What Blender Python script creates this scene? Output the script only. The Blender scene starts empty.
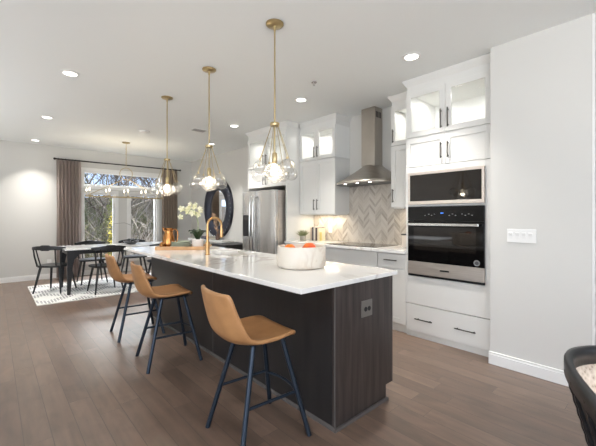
import bpy, bmesh, math, random
from mathutils import Vector, Matrix
random.seed(7)
S = bpy.context.scene
COL = S.collection
PI = math.pi

# ------------------------------------------------------------------ camera
F_PX, CX, HY, CAM_H = 338.0, 298.0, 217.0, 1.27
cam_d = bpy.data.cameras.new('camera'); cam = bpy.data.objects.new('camera', cam_d); COL.objects.link(cam)
cam_d.sensor_width = 36; cam_d.lens = 36 * F_PX / 596.0
cam_d.shift_y = -(223 - HY) / 596.0
cam_d.clip_start = 0.05; cam_d.clip_end = 300
YAW = math.atan(305 / F_PX)
cam.location = (0, 0, CAM_H); cam.rotation_euler = (PI / 2, 0, -YAW)
S.camera = cam

# ------------------------------------------------------------------ world, sun, daylight, exposure
S.view_settings.view_transform = 'Standard'; S.view_settings.look = 'None'
S.view_settings.gamma = 1; S.view_settings.use_curve_mapping = False
S.view_settings.exposure = 0.11
w = bpy.data.worlds.new('world'); S.world = w; w.use_nodes = True
nt = w.node_tree; bg = nt.nodes['Background']
tcw = nt.nodes.new('ShaderNodeTexCoord'); spw = nt.nodes.new('ShaderNodeSeparateXYZ'); nt.links.new(tcw.outputs['Generated'], spw.inputs[0])
rw = nt.nodes.new('ShaderNodeValToRGB'); ew = rw.color_ramp.elements
ew[0].position = 0.0; ew[0].color = (.62, .76, .95, 1); ew[1].position = .35; ew[1].color = (.13, .30, .72, 1)
nt.links.new(spw.outputs[2], rw.inputs[0])
nw = nt.nodes.new('ShaderNodeTexNoise'); nw.inputs['Scale'].default_value = 3.2; nw.inputs['Detail'].default_value = 6
mpw = nt.nodes.new('ShaderNodeMapping'); mpw.inputs['Scale'].default_value = (1, 1, 3.5); nt.links.new(tcw.outputs['Generated'], mpw.inputs[0]); nt.links.new(mpw.outputs[0], nw.inputs['Vector'])
cw = nt.nodes.new('ShaderNodeMapRange'); cw.inputs[1].default_value = .5; cw.inputs[2].default_value = .68; nt.links.new(nw.outputs[0], cw.inputs[0])
xw = nt.nodes.new('ShaderNodeMix'); xw.data_type = 'RGBA'; nt.links.new(cw.outputs[0], xw.inputs[0]); nt.links.new(rw.outputs[0], xw.inputs[6]); xw.inputs[7].default_value = (.95, .97, 1, 1)
nt.links.new(xw.outputs[2], bg.inputs[0]); bg.inputs[1].default_value = 1.9
def lamp(name, kind, loc, power, rot=(0, 0, 0), color=(1, 1, 1), size=None, size_y=None, parent=None):
    d = bpy.data.lights.new(name, kind); d.energy = power; d.color = color
    if kind == 'AREA':
        d.shape = 'RECTANGLE' if size_y else 'DISK'; d.size = size
        if size_y: d.size_y = size_y
    elif kind != 'SUN' and size: d.shadow_soft_size = size
    o = bpy.data.objects.new(name, d); COL.objects.link(o); o.location = loc; o.rotation_euler = rot
    if parent: o.parent = parent
    return o
sun = lamp('sun', 'SUN', (20, -5, 20), 6.5, (math.radians(35), math.radians(38), 0), (1, .95, .86)); sun.data.angle = .01
# daylight falling in through the big glazed openings behind the camera
DAY = (.97, .985, 1.0)
lamp('daylight_rear', 'AREA', (0.2, -3.25, 1.45), 42, (PI / 2 + .15, 0, 0), DAY, 4.2, 2.2)
lamp('daylight_side', 'AREA', (-3.35, -.1, 1.45), 80, (PI / 2, 0, -PI / 2), DAY, 4.0, 2.0)
# added area lamp above the view, boosting skylight through the dining windows
lamp('daylight_fill_front', 'AREA', (2.2, 10.6, 4.0), 1300, (-math.radians(55), 0, 0), (.96, .98, 1.0), 4.5, 2.0)
# added fill lamps, out of view, bounced off the ceiling to even the brightness
lamp('bounce_fill_rear', 'AREA', (-.9, -1.9, 1.4), 185, (PI, 0, 0), (.97, .985, 1), 1.6, 1.6)
lamp('bounce_fill_left', 'AREA', (-1.9, 5.6, .7), 68, (PI, 0, 0), (.95, .975, 1), 1.8, 3.4)
S.cycles.use_denoising = True
S.cycles.max_bounces = 9; S.cycles.diffuse_bounces = 5; S.cycles.glossy_bounces = 4
S.cycles.transparent_max_bounces = 24; S.cycles.transmission_bounces = 6
S.cycles.sample_clamp_indirect = 6; S.cycles.caustics_reflective = False; S.cycles.caustics_refractive = False

# ------------------------------------------------------------------ materials
def sr(r, g, b):
    f = lambda c: (c / 255) / 12.92 if c / 255 <= .04045 else ((c / 255 + .055) / 1.055) ** 2.4
    return (f(r), f(g), f(b), 1)
def mat(name, col, rough=.5, metal=0., noise=None, bump=0., coat=0., emit=None, es=0., scale=(1, 1, 1)):
    """noise = (second colour, texture scale, amount)"""
    m = bpy.data.materials.new(name); m.use_nodes = True; n = m.node_tree; p = n.nodes['Principled BSDF']
    p.inputs['Base Color'].default_value = col; p.inputs['Roughness'].default_value = rough; p.inputs['Metallic'].default_value = metal
    if coat: p.inputs['Coat Weight'].default_value = coat
    if emit: p.inputs['Emission Color'].default_value = emit; p.inputs['Emission Strength'].default_value = es
    if noise or bump:
        tc = n.nodes.new('ShaderNodeTexCoord'); mp = n.nodes.new('ShaderNodeMapping'); mp.inputs['Scale'].default_value = scale
        n.links.new(tc.outputs['Object'], mp.inputs[0])
        nz = n.nodes.new('ShaderNodeTexNoise'); nz.inputs['Scale'].default_value = noise[1] if noise else 200; nz.inputs['Detail'].default_value = 5
        n.links.new(mp.outputs[0], nz.inputs['Vector'])
        if noise:
            mx = n.nodes.new('ShaderNodeMix'); mx.data_type = 'RGBA'
            rp = n.nodes.new('ShaderNodeMapRange'); rp.inputs[1].default_value = .35; rp.inputs[2].default_value = .65; rp.inputs[4].default_value = noise[2]
            n.links.new(nz.outputs[0], rp.inputs[0]); n.links.new(rp.outputs[0], mx.inputs[0])
            mx.inputs[6].default_value = col; mx.inputs[7].default_value = noise[0]; n.links.new(mx.outputs[2], p.inputs['Base Color'])
        if bump:
            b = n.nodes.new('ShaderNodeBump'); b.inputs['Strength'].default_value = bump; b.inputs['Distance'].default_value = .003
            n.links.new(nz.outputs[0], b.inputs['Height']); n.links.new(b.outputs[0], p.inputs['Normal'])
    return m
def N(n, t, **k):
    x = n.nodes.new(t)
    for a, v in k.items(): setattr(x, a, v)
    return x
def M_(n, op, a, b=None, c=None):
    x = n.nodes.new('ShaderNodeMath'); x.operation = op
    for i, v in enumerate((a, b, c)):
        if v is None: continue
        if isinstance(v, (int, float)): x.inputs[i].default_value = v
        else: n.links.new(v, x.inputs[i])
    return x.outputs[0]
def ramp(n, fac, stops):
    r = n.nodes.new('ShaderNodeValToRGB'); e = r.color_ramp.elements
    while len(e) > 1: e.remove(e[-1])
    e[0].position = stops[0][0]; e[0].color = stops[0][1]
    for p, c in stops[1:]: q = e.new(p); q.color = c
    n.links.new(fac, r.inputs[0]); return r.outputs[0]

def glass_thin(name, tint=(1, 1, 1, 1), refl=1.0, rough=0.0, ior=1.5):
    m = bpy.data.materials.new(name); m.use_nodes = True; n = m.node_tree; n.nodes.clear()
    o = N(n, 'ShaderNodeOutputMaterial'); t = N(n, 'ShaderNodeBsdfTransparent'); g = N(n, 'ShaderNodeBsdfGlossy')
    t.inputs[0].default_value = tint; g.inputs['Roughness'].default_value = rough
    lw = N(n, 'ShaderNodeLayerWeight'); f0 = ((ior - 1) / (ior + 1)) ** 2   # Schlick reflectance of a thin sheet
    fr = M_(n, 'ADD', M_(n, 'MULTIPLY', M_(n, 'POWER', lw.outputs['Facing'], 4.0), 1 - f0), f0)
    mx = N(n, 'ShaderNodeMixShader'); n.links.new(M_(n, 'MULTIPLY', fr, refl), mx.inputs[0])
    n.links.new(t.outputs[0], mx.inputs[1]); n.links.new(g.outputs[0], mx.inputs[2]); n.links.new(mx.outputs[0], o.inputs[0])
    return m

def floor_mat():
    m = bpy.data.materials.new('hickory_planks'); m.use_nodes = True; n = m.node_tree; p = n.nodes['Principled BSDF']
    tc = N(n, 'ShaderNodeTexCoord'); sp = N(n, 'ShaderNodeSeparateXYZ'); n.links.new(tc.outputs['Object'], sp.inputs[0])
    W, L = .127, 1.25
    col = M_(n, 'FLOOR', M_(n, 'DIVIDE', sp.outputs[0], W)); fx = M_(n, 'FRACT', M_(n, 'DIVIDE', sp.outputs[0], W))
    wn = N(n, 'ShaderNodeTexWhiteNoise', noise_dimensions='1D'); n.links.new(col, wn.inputs['W'])
    yy = M_(n, 'ADD', M_(n, 'DIVIDE', sp.outputs[1], L), M_(n, 'MULTIPLY', wn.outputs[0], 7.3))
    row = M_(n, 'FLOOR', yy); fy = M_(n, 'FRACT', yy)
    cb = N(n, 'ShaderNodeCombineXYZ'); n.links.new(col, cb.inputs[0]); n.links.new(row, cb.inputs[1])
    w2 = N(n, 'ShaderNodeTexWhiteNoise', noise_dimensions='2D'); n.links.new(cb.outputs[0], w2.inputs['Vector'])
    base = ramp(n, w2.outputs[0], [(0, sr(99, 80, 68)), (.35, sr(104, 85, 72)), (.7, sr(110, 90, 77)), (1, sr(118, 97, 83))])
    # grain
    cb2 = N(n, 'ShaderNodeCombineXYZ'); n.links.new(M_(n, 'MULTIPLY', sp.outputs[0], 14.), cb2.inputs[0])
    n.links.new(M_(n, 'ADD', M_(n, 'MULTIPLY', sp.outputs[1], 1.3), M_(n, 'MULTIPLY', w2.outputs[0], 40.)), cb2.inputs[1])
    nz = N(n, 'ShaderNodeTexNoise'); nz.inputs['Scale'].default_value = 1.6; nz.inputs['Detail'].default_value = 6; nz.inputs['Distortion'].default_value = .2
    n.links.new(cb2.outputs[0], nz.inputs['Vector'])
    big = N(n, 'ShaderNodeTexNoise'); big.inputs['Scale'].default_value = 5.5; big.inputs['Detail'].default_value = 5; big.inputs['Distortion'].default_value = .8
    cb3 = N(n, 'ShaderNodeCombineXYZ'); n.links.new(M_(n, 'MULTIPLY', sp.outputs[0], 1.4), cb3.inputs[0]); n.links.new(M_(n, 'ADD', M_(n, 'MULTIPLY', sp.outputs[1], .7), M_(n, 'MULTIPLY', w2.outputs[0], 9.)), cb3.inputs[1]); n.links.new(cb3.outputs[0], big.inputs['Vector'])
    g = M_(n, 'ADD', M_(n, 'MULTIPLY', nz.outputs[0], .55), M_(n, 'MULTIPLY', big.outputs[0], .45))
    gm = N(n, 'ShaderNodeMapRange'); gm.inputs[1].default_value = .33; gm.inputs[2].default_value = .68; gm.inputs[3].default_value = .68; gm.inputs[4].default_value = 1.34
    n.links.new(g, gm.inputs[0])
    sc = N(n, 'ShaderNodeVectorMath', operation='SCALE'); n.links.new(base, sc.inputs[0]); n.links.new(gm.outputs[0], sc.inputs['Scale'])
    gap = M_(n, 'MAXIMUM', M_(n, 'LESS_THAN', fx, .03), M_(n, 'LESS_THAN', fy, .0022))
    mx = N(n, 'ShaderNodeMix', data_type='RGBA'); n.links.new(gap, mx.inputs[0]); n.links.new(sc.outputs[0], mx.inputs[6]); mx.inputs[7].default_value = sr(74, 62, 54)
    n.links.new(mx.outputs[2], p.inputs['Base Color'])
    rr = M_(n, 'ADD', M_(n, 'MULTIPLY', nz.outputs[0], .16), .26); n.links.new(rr, p.inputs['Roughness'])
    b = N(n, 'ShaderNodeBump'); b.inputs['Strength'].default_value = .3; b.inputs['Distance'].default_value = .001
    p.inputs['Specular IOR Level'].default_value = 1.0
    n.links.new(M_(n, 'SUBTRACT', M_(n, 'MULTIPLY', nz.outputs[0], .15), gap), b.inputs['Height']); n.links.new(b.outputs[0], p.inputs['Normal'])
    return m

def chevron_mat():
    m = bpy.data.materials.new('chevron_tile'); m.use_nodes = True; n = m.node_tree; p = n.nodes['Principled BSDF']
    tc = N(n, 'ShaderNodeTexCoord'); sp = N(n, 'ShaderNodeSeparateXYZ'); n.links.new(tc.outputs['Object'], sp.inputs[0])
    W, Hh = .098, .05
    q = M_(n, 'DIVIDE', M_(n, 'ADD', sp.outputs[1], 5.0), W); col = M_(n, 'FLOOR', q); f = M_(n, 'FRACT', q)
    par = M_(n, 'ABSOLUTE', M_(n, 'MODULO', col, 2.0))
    d = M_(n, 'ABSOLUTE', M_(n, 'SUBTRACT', par, f))          # f or 1-f by column
    t = M_(n, 'ADD', M_(n, 'DIVIDE', sp.outputs[2], Hh), M_(n, 'MULTIPLY', d, W * 1.15 / Hh))
    row = M_(n, 'FLOOR', t); fr = M_(n, 'FRACT', t)
    cb = N(n, 'ShaderNodeCombineXYZ'); n.links.new(col, cb.inputs[0]); n.links.new(row, cb.inputs[1])
    wn = N(n, 'ShaderNodeTexWhiteNoise', noise_dimensions='2D'); n.links.new(cb.outputs[0], wn.inputs['Vector'])
    base = ramp(n, wn.outputs[0], [(0, sr(172, 163, 152)), (.25, sr(189, 180, 169)), (.6, sr(198, 190, 179)), (1, sr(210, 203, 193))])
    gap = M_(n, 'MAXIMUM', M_(n, 'LESS_THAN', fr, .07), M_(n, 'LESS_THAN', f, .03))
    mx = N(n, 'ShaderNodeMix', data_type='RGBA'); n.links.new(gap, mx.inputs[0]); n.links.new(base, mx.inputs[6]); mx.inputs[7].default_value = sr(214, 207, 198)
    n.links.new(mx.outputs[2], p.inputs['Base Color']); p.inputs['Roughness'].default_value = .22
    b = N(n, 'ShaderNodeBump'); b.inputs['Strength'].default_value = .4; b.inputs['Distance'].default_value = .002; b.invert = True
    n.links.new(gap, b.inputs['Height']); n.links.new(b.outputs[0], p.inputs['Normal'])
    return m

def marble_mat(name, base, vein, scale=1.6, rough=.1, width=.035):
    m = bpy.data.materials.new(name); m.use_nodes = True; n = m.node_tree; p = n.nodes['Principled BSDF']
    tc = N(n, 'ShaderNodeTexCoord'); nz = N(n, 'ShaderNodeTexNoise'); nz.inputs['Scale'].default_value = scale; nz.inputs['Detail'].default_value = 7; nz.inputs['Distortion'].default_value = 1.6
    n.links.new(tc.outputs['Object'], nz.inputs['Vector'])
    v = M_(n, 'ABSOLUTE', M_(n, 'SUBTRACT', nz.outputs[0], .5))
    c = ramp(n, v, [(0, vein), (width * .25, vein), (width, base), (1, base)])
    n2 = N(n, 'ShaderNodeTexNoise'); n2.inputs['Scale'].default_value = 1.1; n.links.new(tc.outputs['Object'], n2.inputs['Vector'])
    k = N(n, 'ShaderNodeMapRange'); k.inputs[1].default_value = .48; k.inputs[2].default_value = .6; n.links.new(n2.outputs[0], k.inputs[0])
    mx = N(n, 'ShaderNodeMix', data_type='RGBA'); n.links.new(k.outputs[0], mx.inputs[0]); mx.inputs[6].default_value = base; n.links.new(c, mx.inputs[7])
    n.links.new(mx.outputs[2], p.inputs['Base Color']); p.inputs['Roughness'].default_value = rough
    return m

def grain_mat(name, a, b, scale=(30, 30, 2), rough=.45, metal=0., ns=1.5):
    m = bpy.data.materials.new(name); m.use_nodes = True; n = m.node_tree; p = n.nodes['Principled BSDF']
    tc = N(n, 'ShaderNodeTexCoord'); mp = N(n, 'ShaderNodeMapping'); mp.inputs['Scale'].default_value = scale; n.links.new(tc.outputs['Object'], mp.inputs[0])
    nz = N(n, 'ShaderNodeTexNoise'); nz.inputs['Scale'].default_value = ns; nz.inputs['Detail'].default_value = 8; nz.inputs['Distortion'].default_value = .4; n.links.new(mp.outputs[0], nz.inputs['Vector'])
    c = ramp(n, nz.outputs[0], [(.3, a), (.7, b)]); n.links.new(c, p.inputs['Base Color'])
    p.inputs['Roughness'].default_value = rough; p.inputs['Metallic'].default_value = metal
    return m

def rug_mat():
    m = bpy.data.materials.new('woven_rug'); m.use_nodes = True; n = m.node_tree; p = n.nodes['Principled BSDF']
    tc = N(n, 'ShaderNodeTexCoord'); sp = N(n, 'ShaderNodeSeparateXYZ'); n.links.new(tc.outputs['Object'], sp.inputs[0])
    def tri(v, per): return M_(n, 'ABSOLUTE', M_(n, 'SUBTRACT', M_(n, 'FRACT', M_(n, 'DIVIDE', v, per)), .5))
    dm = M_(n, 'ADD', tri(sp.outputs[0], .9), tri(sp.outputs[1], .88))          # large diamonds
    zone = M_(n, 'GREATER_THAN', M_(n, 'FRACT', M_(n, 'MULTIPLY', dm, 2.0)), .5)
    dots = M_(n, 'MULTIPLY', M_(n, 'GREATER_THAN', tri(sp.outputs[0], .042), .2), M_(n, 'GREATER_THAN', tri(sp.outputs[1], .07), .22))
    k = M_(n, 'MULTIPLY', zone, dots)
    mx = N(n, 'ShaderNodeMix', data_type='RGBA'); n.links.new(k, mx.inputs[0]); mx.inputs[6].default_value = sr(222, 221, 218); mx.inputs[7].default_value = sr(74, 78, 86)
    n.links.new(mx.outputs[2], p.inputs['Base Color']); p.inputs['Roughness'].default_value = .95
    return m

WALL = mat("wall_paint", sr(212, 210, 205), .6)
CEIL = mat('ceiling_paint', sr(243, 245, 243), .7)
WHITE = mat('white_trim_paint', sr(238, 237, 234), .35)
CAB = mat('white_cabinet_lacquer', sr(224, 223, 219), .3)
CABIN = mat('cabinet_interior', sr(236, 236, 233), .5)
FLOOR = floor_mat(); TILE = chevron_mat(); RUG = rug_mat()
QUARTZ = marble_mat('white_quartz', sr(234, 232, 228), sr(206, 200, 193), 1.5, .07)
MARBLE2 = marble_mat('marble_bowl_stone', sr(220, 211, 198), sr(206, 192, 176), 4, .35, .09)
ESPRESSO = grain_mat('espresso_panel', sr(30, 29, 30), sr(38, 36, 37), (12, 12, 1.2), .3)
ENDWOOD = grain_mat('weathered_dark_wood', sr(38, 32, 31), sr(72, 63, 60), (16, 16, 1.1), .38, ns=1.8)
EDGEM = mat('grey_edge_strip', sr(88, 84, 82), .35)
STEEL = grain_mat('brushed_steel', sr(214, 204, 194), sr(226, 217, 208), (2, 2, 60), .38, .8)
STEELF = grain_mat('fridge_steel', sr(206, 204, 201), sr(228, 226, 223), (40, 40, .6), .26, .88)
STEELH = grain_mat('hood_steel', sr(172, 165, 156), sr(186, 179, 170), (60, 2, 2), .32, .95)
STEELD = mat('dark_steel', sr(95, 93, 92), .3, 1.)
CHROME = mat('bright_metal', sr(215, 215, 213), .14, 1.)
HANDLE = mat('bronze_handle', sr(84, 80, 74), .35, .9)
BLACKGLASS = mat('black_oven_glass', sr(12, 11, 11), .05)
BLACKGLASS.node_tree.nodes['Principled BSDF'].inputs['Specular IOR Level'].default_value = .3
OVENGLASS = mat('oven_window_glass', sr(30, 26, 23), .04)
BRASS = mat('aged_brass', sr(196, 176, 134), .28, 1.)
COPPER = mat('copper', sr(184, 128, 76), .22, 1.)
GOLD = mat('brushed_gold', sr(200, 160, 112), .25, 1.)
LEATHER = mat('tan_leather', sr(176, 130, 86), .42, noise=(sr(152, 108, 68), 9, .7), bump=.12)
NAVYM = mat('dark_blue_grey_metal', sr(44, 54, 66), .35, .6)
BLACKW = mat('black_stained_wood', sr(30, 31, 33), .38)
BLACKM = mat('matte_black', sr(22, 22, 24), .45)
CORDM = mat('champagne_cord', sr(176, 158, 120), .4, .6)
GLASS = glass_thin('clear_blown_glass', (.94, .945, .945, 1), 1.0, 0.04, 2.1)
n_ = GLASS.node_tree; o_ = n_.nodes['Material Output']; prev = o_.inputs[0].links[0].from_socket
tl = N(n_, 'ShaderNodeBsdfTranslucent'); tl.inputs[0].default_value = (.95, .94, .92, 1); xm = N(n_, 'ShaderNodeMixShader'); xm.inputs[0].default_value = .035
n_.links.new(prev, xm.inputs[1]); n_.links.new(tl.outputs[0], xm.inputs[2]); n_.links.new(xm.outputs[0], o_.inputs[0])
PANE = glass_thin('window_glass', (.97, .98, .98, 1), .5)
CABGLASS = glass_thin('cabinet_door_glass', (.99, .99, .985, 1), 1.0)
BULB = mat('lit_bulb', (1, .9, .75, 1), .4, emit=(1, .82, .58, 1), es=9)
FLAME = mat('candle_bulb', (1, .92, .8, 1), .4, emit=(1, .85, .62, 1), es=8)
LENS = mat('downlight_lens', (1, 1, 1, 1), .4, emit=(1, .95, .88, 1), es=9)
OFFWHITE = mat('candle_sleeve', sr(235, 228, 212), .5)
MIRROR = mat('mirror_silver', (.9, .9, .9, 1), .02, 1.)
MIRRORF = grain_mat('charcoal_mirror_frame', sr(34, 35, 44), sr(58, 58, 68), (3, 3, 3), .3, .3)
TABLET = mat('dining_table_top', sr(236, 236, 234), .12)
SAGE = mat('sage_green_ceramic', sr(172, 178, 160), .3)
WOOD = grain_mat('light_oak', sr(180, 136, 90), sr(204, 162, 116), (6, 6, 6), .4)
POTW = mat('white_ceramic', sr(236, 233, 228), .3)
LEAF = mat('dark_green_leaf', sr(36, 58, 30), .35)
PETAL = mat('cream_yellow_petal', sr(246, 243, 222), .5, noise=(sr(222, 218, 140), 14, .7))
STEM = mat('pale_green_stem', sr(168, 178, 138), .5)
ORANGE = mat('orange_peel', sr(238, 122, 34), .38, bump=.3)
APPLE = mat('red_orange_peel', sr(226, 84, 34), .35, noise=(sr(240, 140, 50), 18, .6))
CONCRETE = mat('grey_stone_pot', sr(150, 146, 136), .7)
SUCC = mat('pale_succulent', sr(140, 146, 104), .5, noise=(sr(90, 92, 60), 40, .6))
CURT = mat('taupe_curtain', sr(178, 164, 158), .85)
CURT2 = mat('brown_curtain', sr(156, 140, 126), .85)
def translucent(m, k=.25, tint=(1, .9, .85, 1)):
    n = m.node_tree; p = n.nodes['Principled BSDF']; o = n.nodes['Material Output']
    t = N(n, 'ShaderNodeBsdfTranslucent'); t.inputs[0].default_value = p.inputs['Base Color'].default_value
    x = N(n, 'ShaderNodeMixShader'); x.inputs[0].default_value = k
    n.links.new(p.outputs[0], x.inputs[1]); n.links.new(t.outputs[0], x.inputs[2]); n.links.new(x.outputs[0], o.inputs[0])
translucent(CURT, .5); translucent(CURT2, .2)

# ------------------------------------------------------------------ geometry helpers
ABS = {}
class MB:
    def __init__(s): s.b = bmesh.new()
    def box(s, x0, x1, y0, y1, z0, z1):
        v = [s.b.verts.new((x, y, z)) for z in (z0, z1) for y in (y0, y1) for x in (x0, x1)]
        for f in ((0, 2, 3, 1), (4, 5, 7, 6), (0, 1, 5, 4), (2, 6, 7, 3), (0, 4, 6, 2), (1, 3, 7, 5)): s.b.faces.new([v[i] for i in f])
        return s
    def frustum(s, a, b):
        """a, b = (x0,x1,y0,y1,z) rectangles joined"""
        v = [s.b.verts.new((x, y, r[4])) for r in (a, b) for y in r[2:4] for x in r[0:2]]
        for f in ((0, 2, 3, 1), (4, 5, 7, 6), (0, 1, 5, 4), (2, 6, 7, 3), (0, 4, 6, 2), (1, 3, 7, 5)): s.b.faces.new([v[i] for i in f])
        return s
    def cyl(s, p, q, r0, r1=None, n=12, caps=True):
        return s.tube([p, q], [r0, r0 if r1 is None else r1], n, caps)
    def tube(s, pts, r, n=10, caps=True, sx=1.):
        pts = [Vector(p) for p in pts]; R = r if isinstance(r, (list, tuple)) else [r] * len(pts)
        rings = []; up = None
        for i, p in enumerate(pts):
            t = (pts[min(i + 1, len(pts) - 1)] - pts[max(i - 1, 0)]).normalized()
            if up is None:
                up = Vector((0, 0, 1)) if abs(t.z) < .9 else Vector((1, 0, 0))
            a = up - t * up.dot(t)
            if a.length < 1e-4: a = t.orthogonal()
            a.normalize(); up = a; c = t.cross(a)
            rings.append([s.b.verts.new(p + (a * math.cos(2 * PI * k / n) + c * math.sin(2 * PI * k / n) * sx) * R[i]) for k in range(n)])
        for A, B in zip(rings, rings[1:]):
            for k in range(n): s.b.faces.new((A[k], A[(k + 1) % n], B[(k + 1) % n], B[k]))
        if caps:
            s.b.faces.new(rings[0][::-1]); s.b.faces.new(rings[-1])
        return s
    def lathe(s, prof, c=(0, 0, 0), n=24, sy=1.):
        rings = []
        for r, z in prof:
            if r < 1e-5: rings.append([s.b.verts.new((c[0], c[1], c[2] + z))])
            else: rings.append([s.b.verts.new((c[0] + r * math.cos(2 * PI * k / n), c[1] + sy * r * math.sin(2 * PI * k / n), c[2] + z)) for k in range(n)])
        for A, B in zip(rings, rings[1:]):
            for k in range(n):
                k2 = (k + 1) % n
                if len(A) == 1 and len(B) == 1: continue
                if len(A) == 1: s.b.faces.new((A[0], B[k2], B[k]))
                elif len(B) == 1: s.b.faces.new((A[k], A[k2], B[0]))
                else: s.b.faces.new((A[k], A[k2], B[k2], B[k]))
        return s
    def sphere(s, c, r, n=16, m=10, sz=1.):
        return s.lathe([(r * math.sin(PI * i / m), -r * sz * math.cos(PI * i / m)) for i in range(m + 1)], c, n)
    def prism(s, pts, axis, a, b):
        """polygon pts (2D) extruded along axis from a to b"""
        def mk(p, t): return {0: (t, p[0], p[1]), 1: (p[0], t, p[1]), 2: (p[0], p[1], t)}[axis]
        A = [s.b.verts.new(mk(p, a)) for p in pts]; B = [s.b.verts.new(mk(p, b)) for p in pts]; n = len(pts)
        s.b.faces.new(A[::-1]); s.b.faces.new(B)
        for k in range(n): s.b.faces.new((A[k], A[(k + 1) % n], B[(k + 1) % n], B[k]))
        return s
    def grid(s, rows, closed=False):
        V = [[s.b.verts.new(p) for p in r] for r in rows]
        for A, B in zip(V, V[1:]):
            m = len(A)
            for k in range(m if closed else m - 1): s.b.faces.new((A[k], A[(k + 1) % m], B[(k + 1) % m], B[k]))
        return s
    def build(s, name, m, parent=None, smooth=False, bevel=0., subsurf=0, solid=0., origin=None, seg=2, fix=True):
        b = s.b
        if fix: bmesh.ops.recalc_face_normals(b, faces=b.faces)
        if parent is not None: O = ABS[parent.name]
        elif origin is not None: O = Vector(origin)
        else:
            xs = [v.co for v in b.verts]
            O = Vector(((min(v.x for v in xs) + max(v.x for v in xs)) / 2, (min(v.y for v in xs) + max(v.y for v in xs)) / 2, min(v.z for v in xs)))
        bmesh.ops.translate(b, vec=-O, verts=b.verts)
        me = bpy.data.meshes.new(name); b.to_mesh(me); b.free()
        o = bpy.data.objects.new(name, me); COL.objects.link(o); me.materials.append(m)
        if smooth:
            for f in me.polygons: f.use_smooth = True
            if smooth != 'all': me.set_sharp_from_angle(angle=math.radians(40))
        if parent is not None: o.parent = parent
        else: o.location = O
        ABS[o.name] = O
        if solid: x = o.modifiers.new('s', 'SOLIDIFY'); x.thickness = solid; x.offset = 0
        if bevel: x = o.modifiers.new('b', 'BEVEL'); x.width = bevel; x.segments = seg; x.limit_method = 'ANGLE'; x.harden_normals = False
        if subsurf: x = o.modifiers.new('u', 'SUBSURF'); x.levels = subsurf; x.render_levels = subsurf
        return o
def B(*a): return MB().box(*a)
def tag(o, label, cat, group=None, kind=None):
    o['label'] = label; o['category'] = cat
    if group: o['group'] = group
    if kind: o['kind'] = kind
    return o
def thing(name, loc, label, cat, group=None):
    o = bpy.data.objects.new(name, None); o.empty_display_size = .1; COL.objects.link(o); o.location = loc; ABS[o.name] = Vector(loc)
    return tag(o, label, cat, group)
def struct(o): o['kind'] = 'structure'; return o
def sempty(name, loc):
    o = bpy.data.objects.new(name, None); COL.objects.link(o); o.location = loc; ABS[o.name] = Vector(loc); return struct(o)
def kids(o): return [c for c in COL.objects if c.parent == o]
def copy_tree(o, loc, rz=0., label=None, parent=None, scale=None):
    c = o.copy(); COL.objects.link(c)
    if parent is not None: c.parent = parent
    else:
        c.location = loc; c.rotation_euler = (0, 0, rz); c['label'] = label
        if scale: c.scale = scale
    for ch in kids(o): copy_tree(ch, None, parent=c)
    return c

# ------------------------------------------------------------------ room shell
CH = 2.74            # ceiling
YW = 8.6             # window wall
XK = 3.93            # kitchen wall
XL, YR = -3.2, -3.1  # left and rear walls
struct(B(XL - .2, 6.0, YR - .2, YW + .2, -.12, 0).build('floor', FLOOR, origin=(0, 0, 0)))
struct(B(XL - .2, 6.0, YR - .2, YW + .2, CH, CH + .15).build('ceiling', CEIL))
# window wall with openings: two tall windows and a transom over both
m = MB()
def wall_y(m, y0, y1, x0, x1, z0, z1, holes):
    xs = sorted({x0, x1, *[h[0] for h in holes], *[h[1] for h in holes]}); zs = sorted({z0, z1, *[h[2] for h in holes], *[h[3] for h in holes]})
    for a, b in zip(xs, xs[1:]):
        for c, d in zip(zs, zs[1:]):
            if any(h[0] <= a and b <= h[1] and h[2] <= c and d <= h[3] for h in holes): continue
            m.box(a, b, y0, y1, c, d)
W1 = (1.455, 2.085, .30, 1.80); W2 = (2.405, 3.015, .30, 1.80); W3 = (1.455, 3.14, 1.96, 2.28)
wall_y(m, YW, YW + .14, XL, XK + .2, 0, CH, [W1, W2, W3])
struct(m.build('wall_window', WALL))
def window(n, h, inner=.035):
    x0, x1, z0, z1 = h
    e = sempty('window_%d' % n, ((x0 + x1) / 2, YW, z0))
    c = .07
    m = MB()   # casing on the room side plus sash in the opening
    m.box(x0 - c, x0, YW - .02, YW - .001, z0 - c, z1 + c); m.box(x1, x1 + c, YW - .02, YW - .001, z0 - c, z1 + c)
    m.box(x0, x1, YW - .02, YW - .001, z1, z1 + c); m.box(x0, x1, YW - .02, YW - .001, z0 - c, z0)
    m.build('window_casing', WHITE, e, bevel=.003)
    m = MB()
    m.box(x0, x0 + inner, YW + .03, YW + .09, z0, z1); m.box(x1 - inner, x1, YW + .03, YW + .09, z0, z1)
    m.box(x0 + inner, x1 - inner, YW + .03, YW + .09, z1 - inner, z1); m.box(x0 + inner, x1 - inner, YW + .03, YW + .09, z0, z0 + inner)
    m.build('window_sash', WHITE, e, bevel=.004)
    B(x0 + inner, x1 - inner, YW + .057, YW + .063, z0 + inner, z1 - inner).build('pane', PANE, e)
window(1, W1); window(2, W2); window(3, W3)
struct(B(XK, XK + .2, .45, YW, 0, CH).build('wall_kitchen', WALL))
struct(B(3.215, XK, .39, 1.062, 0, CH).build('wall_right', WALL))
struct(B(5.0, 5.2, YR, 3.0, 0, CH).build('wall_nook', WALL))
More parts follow.
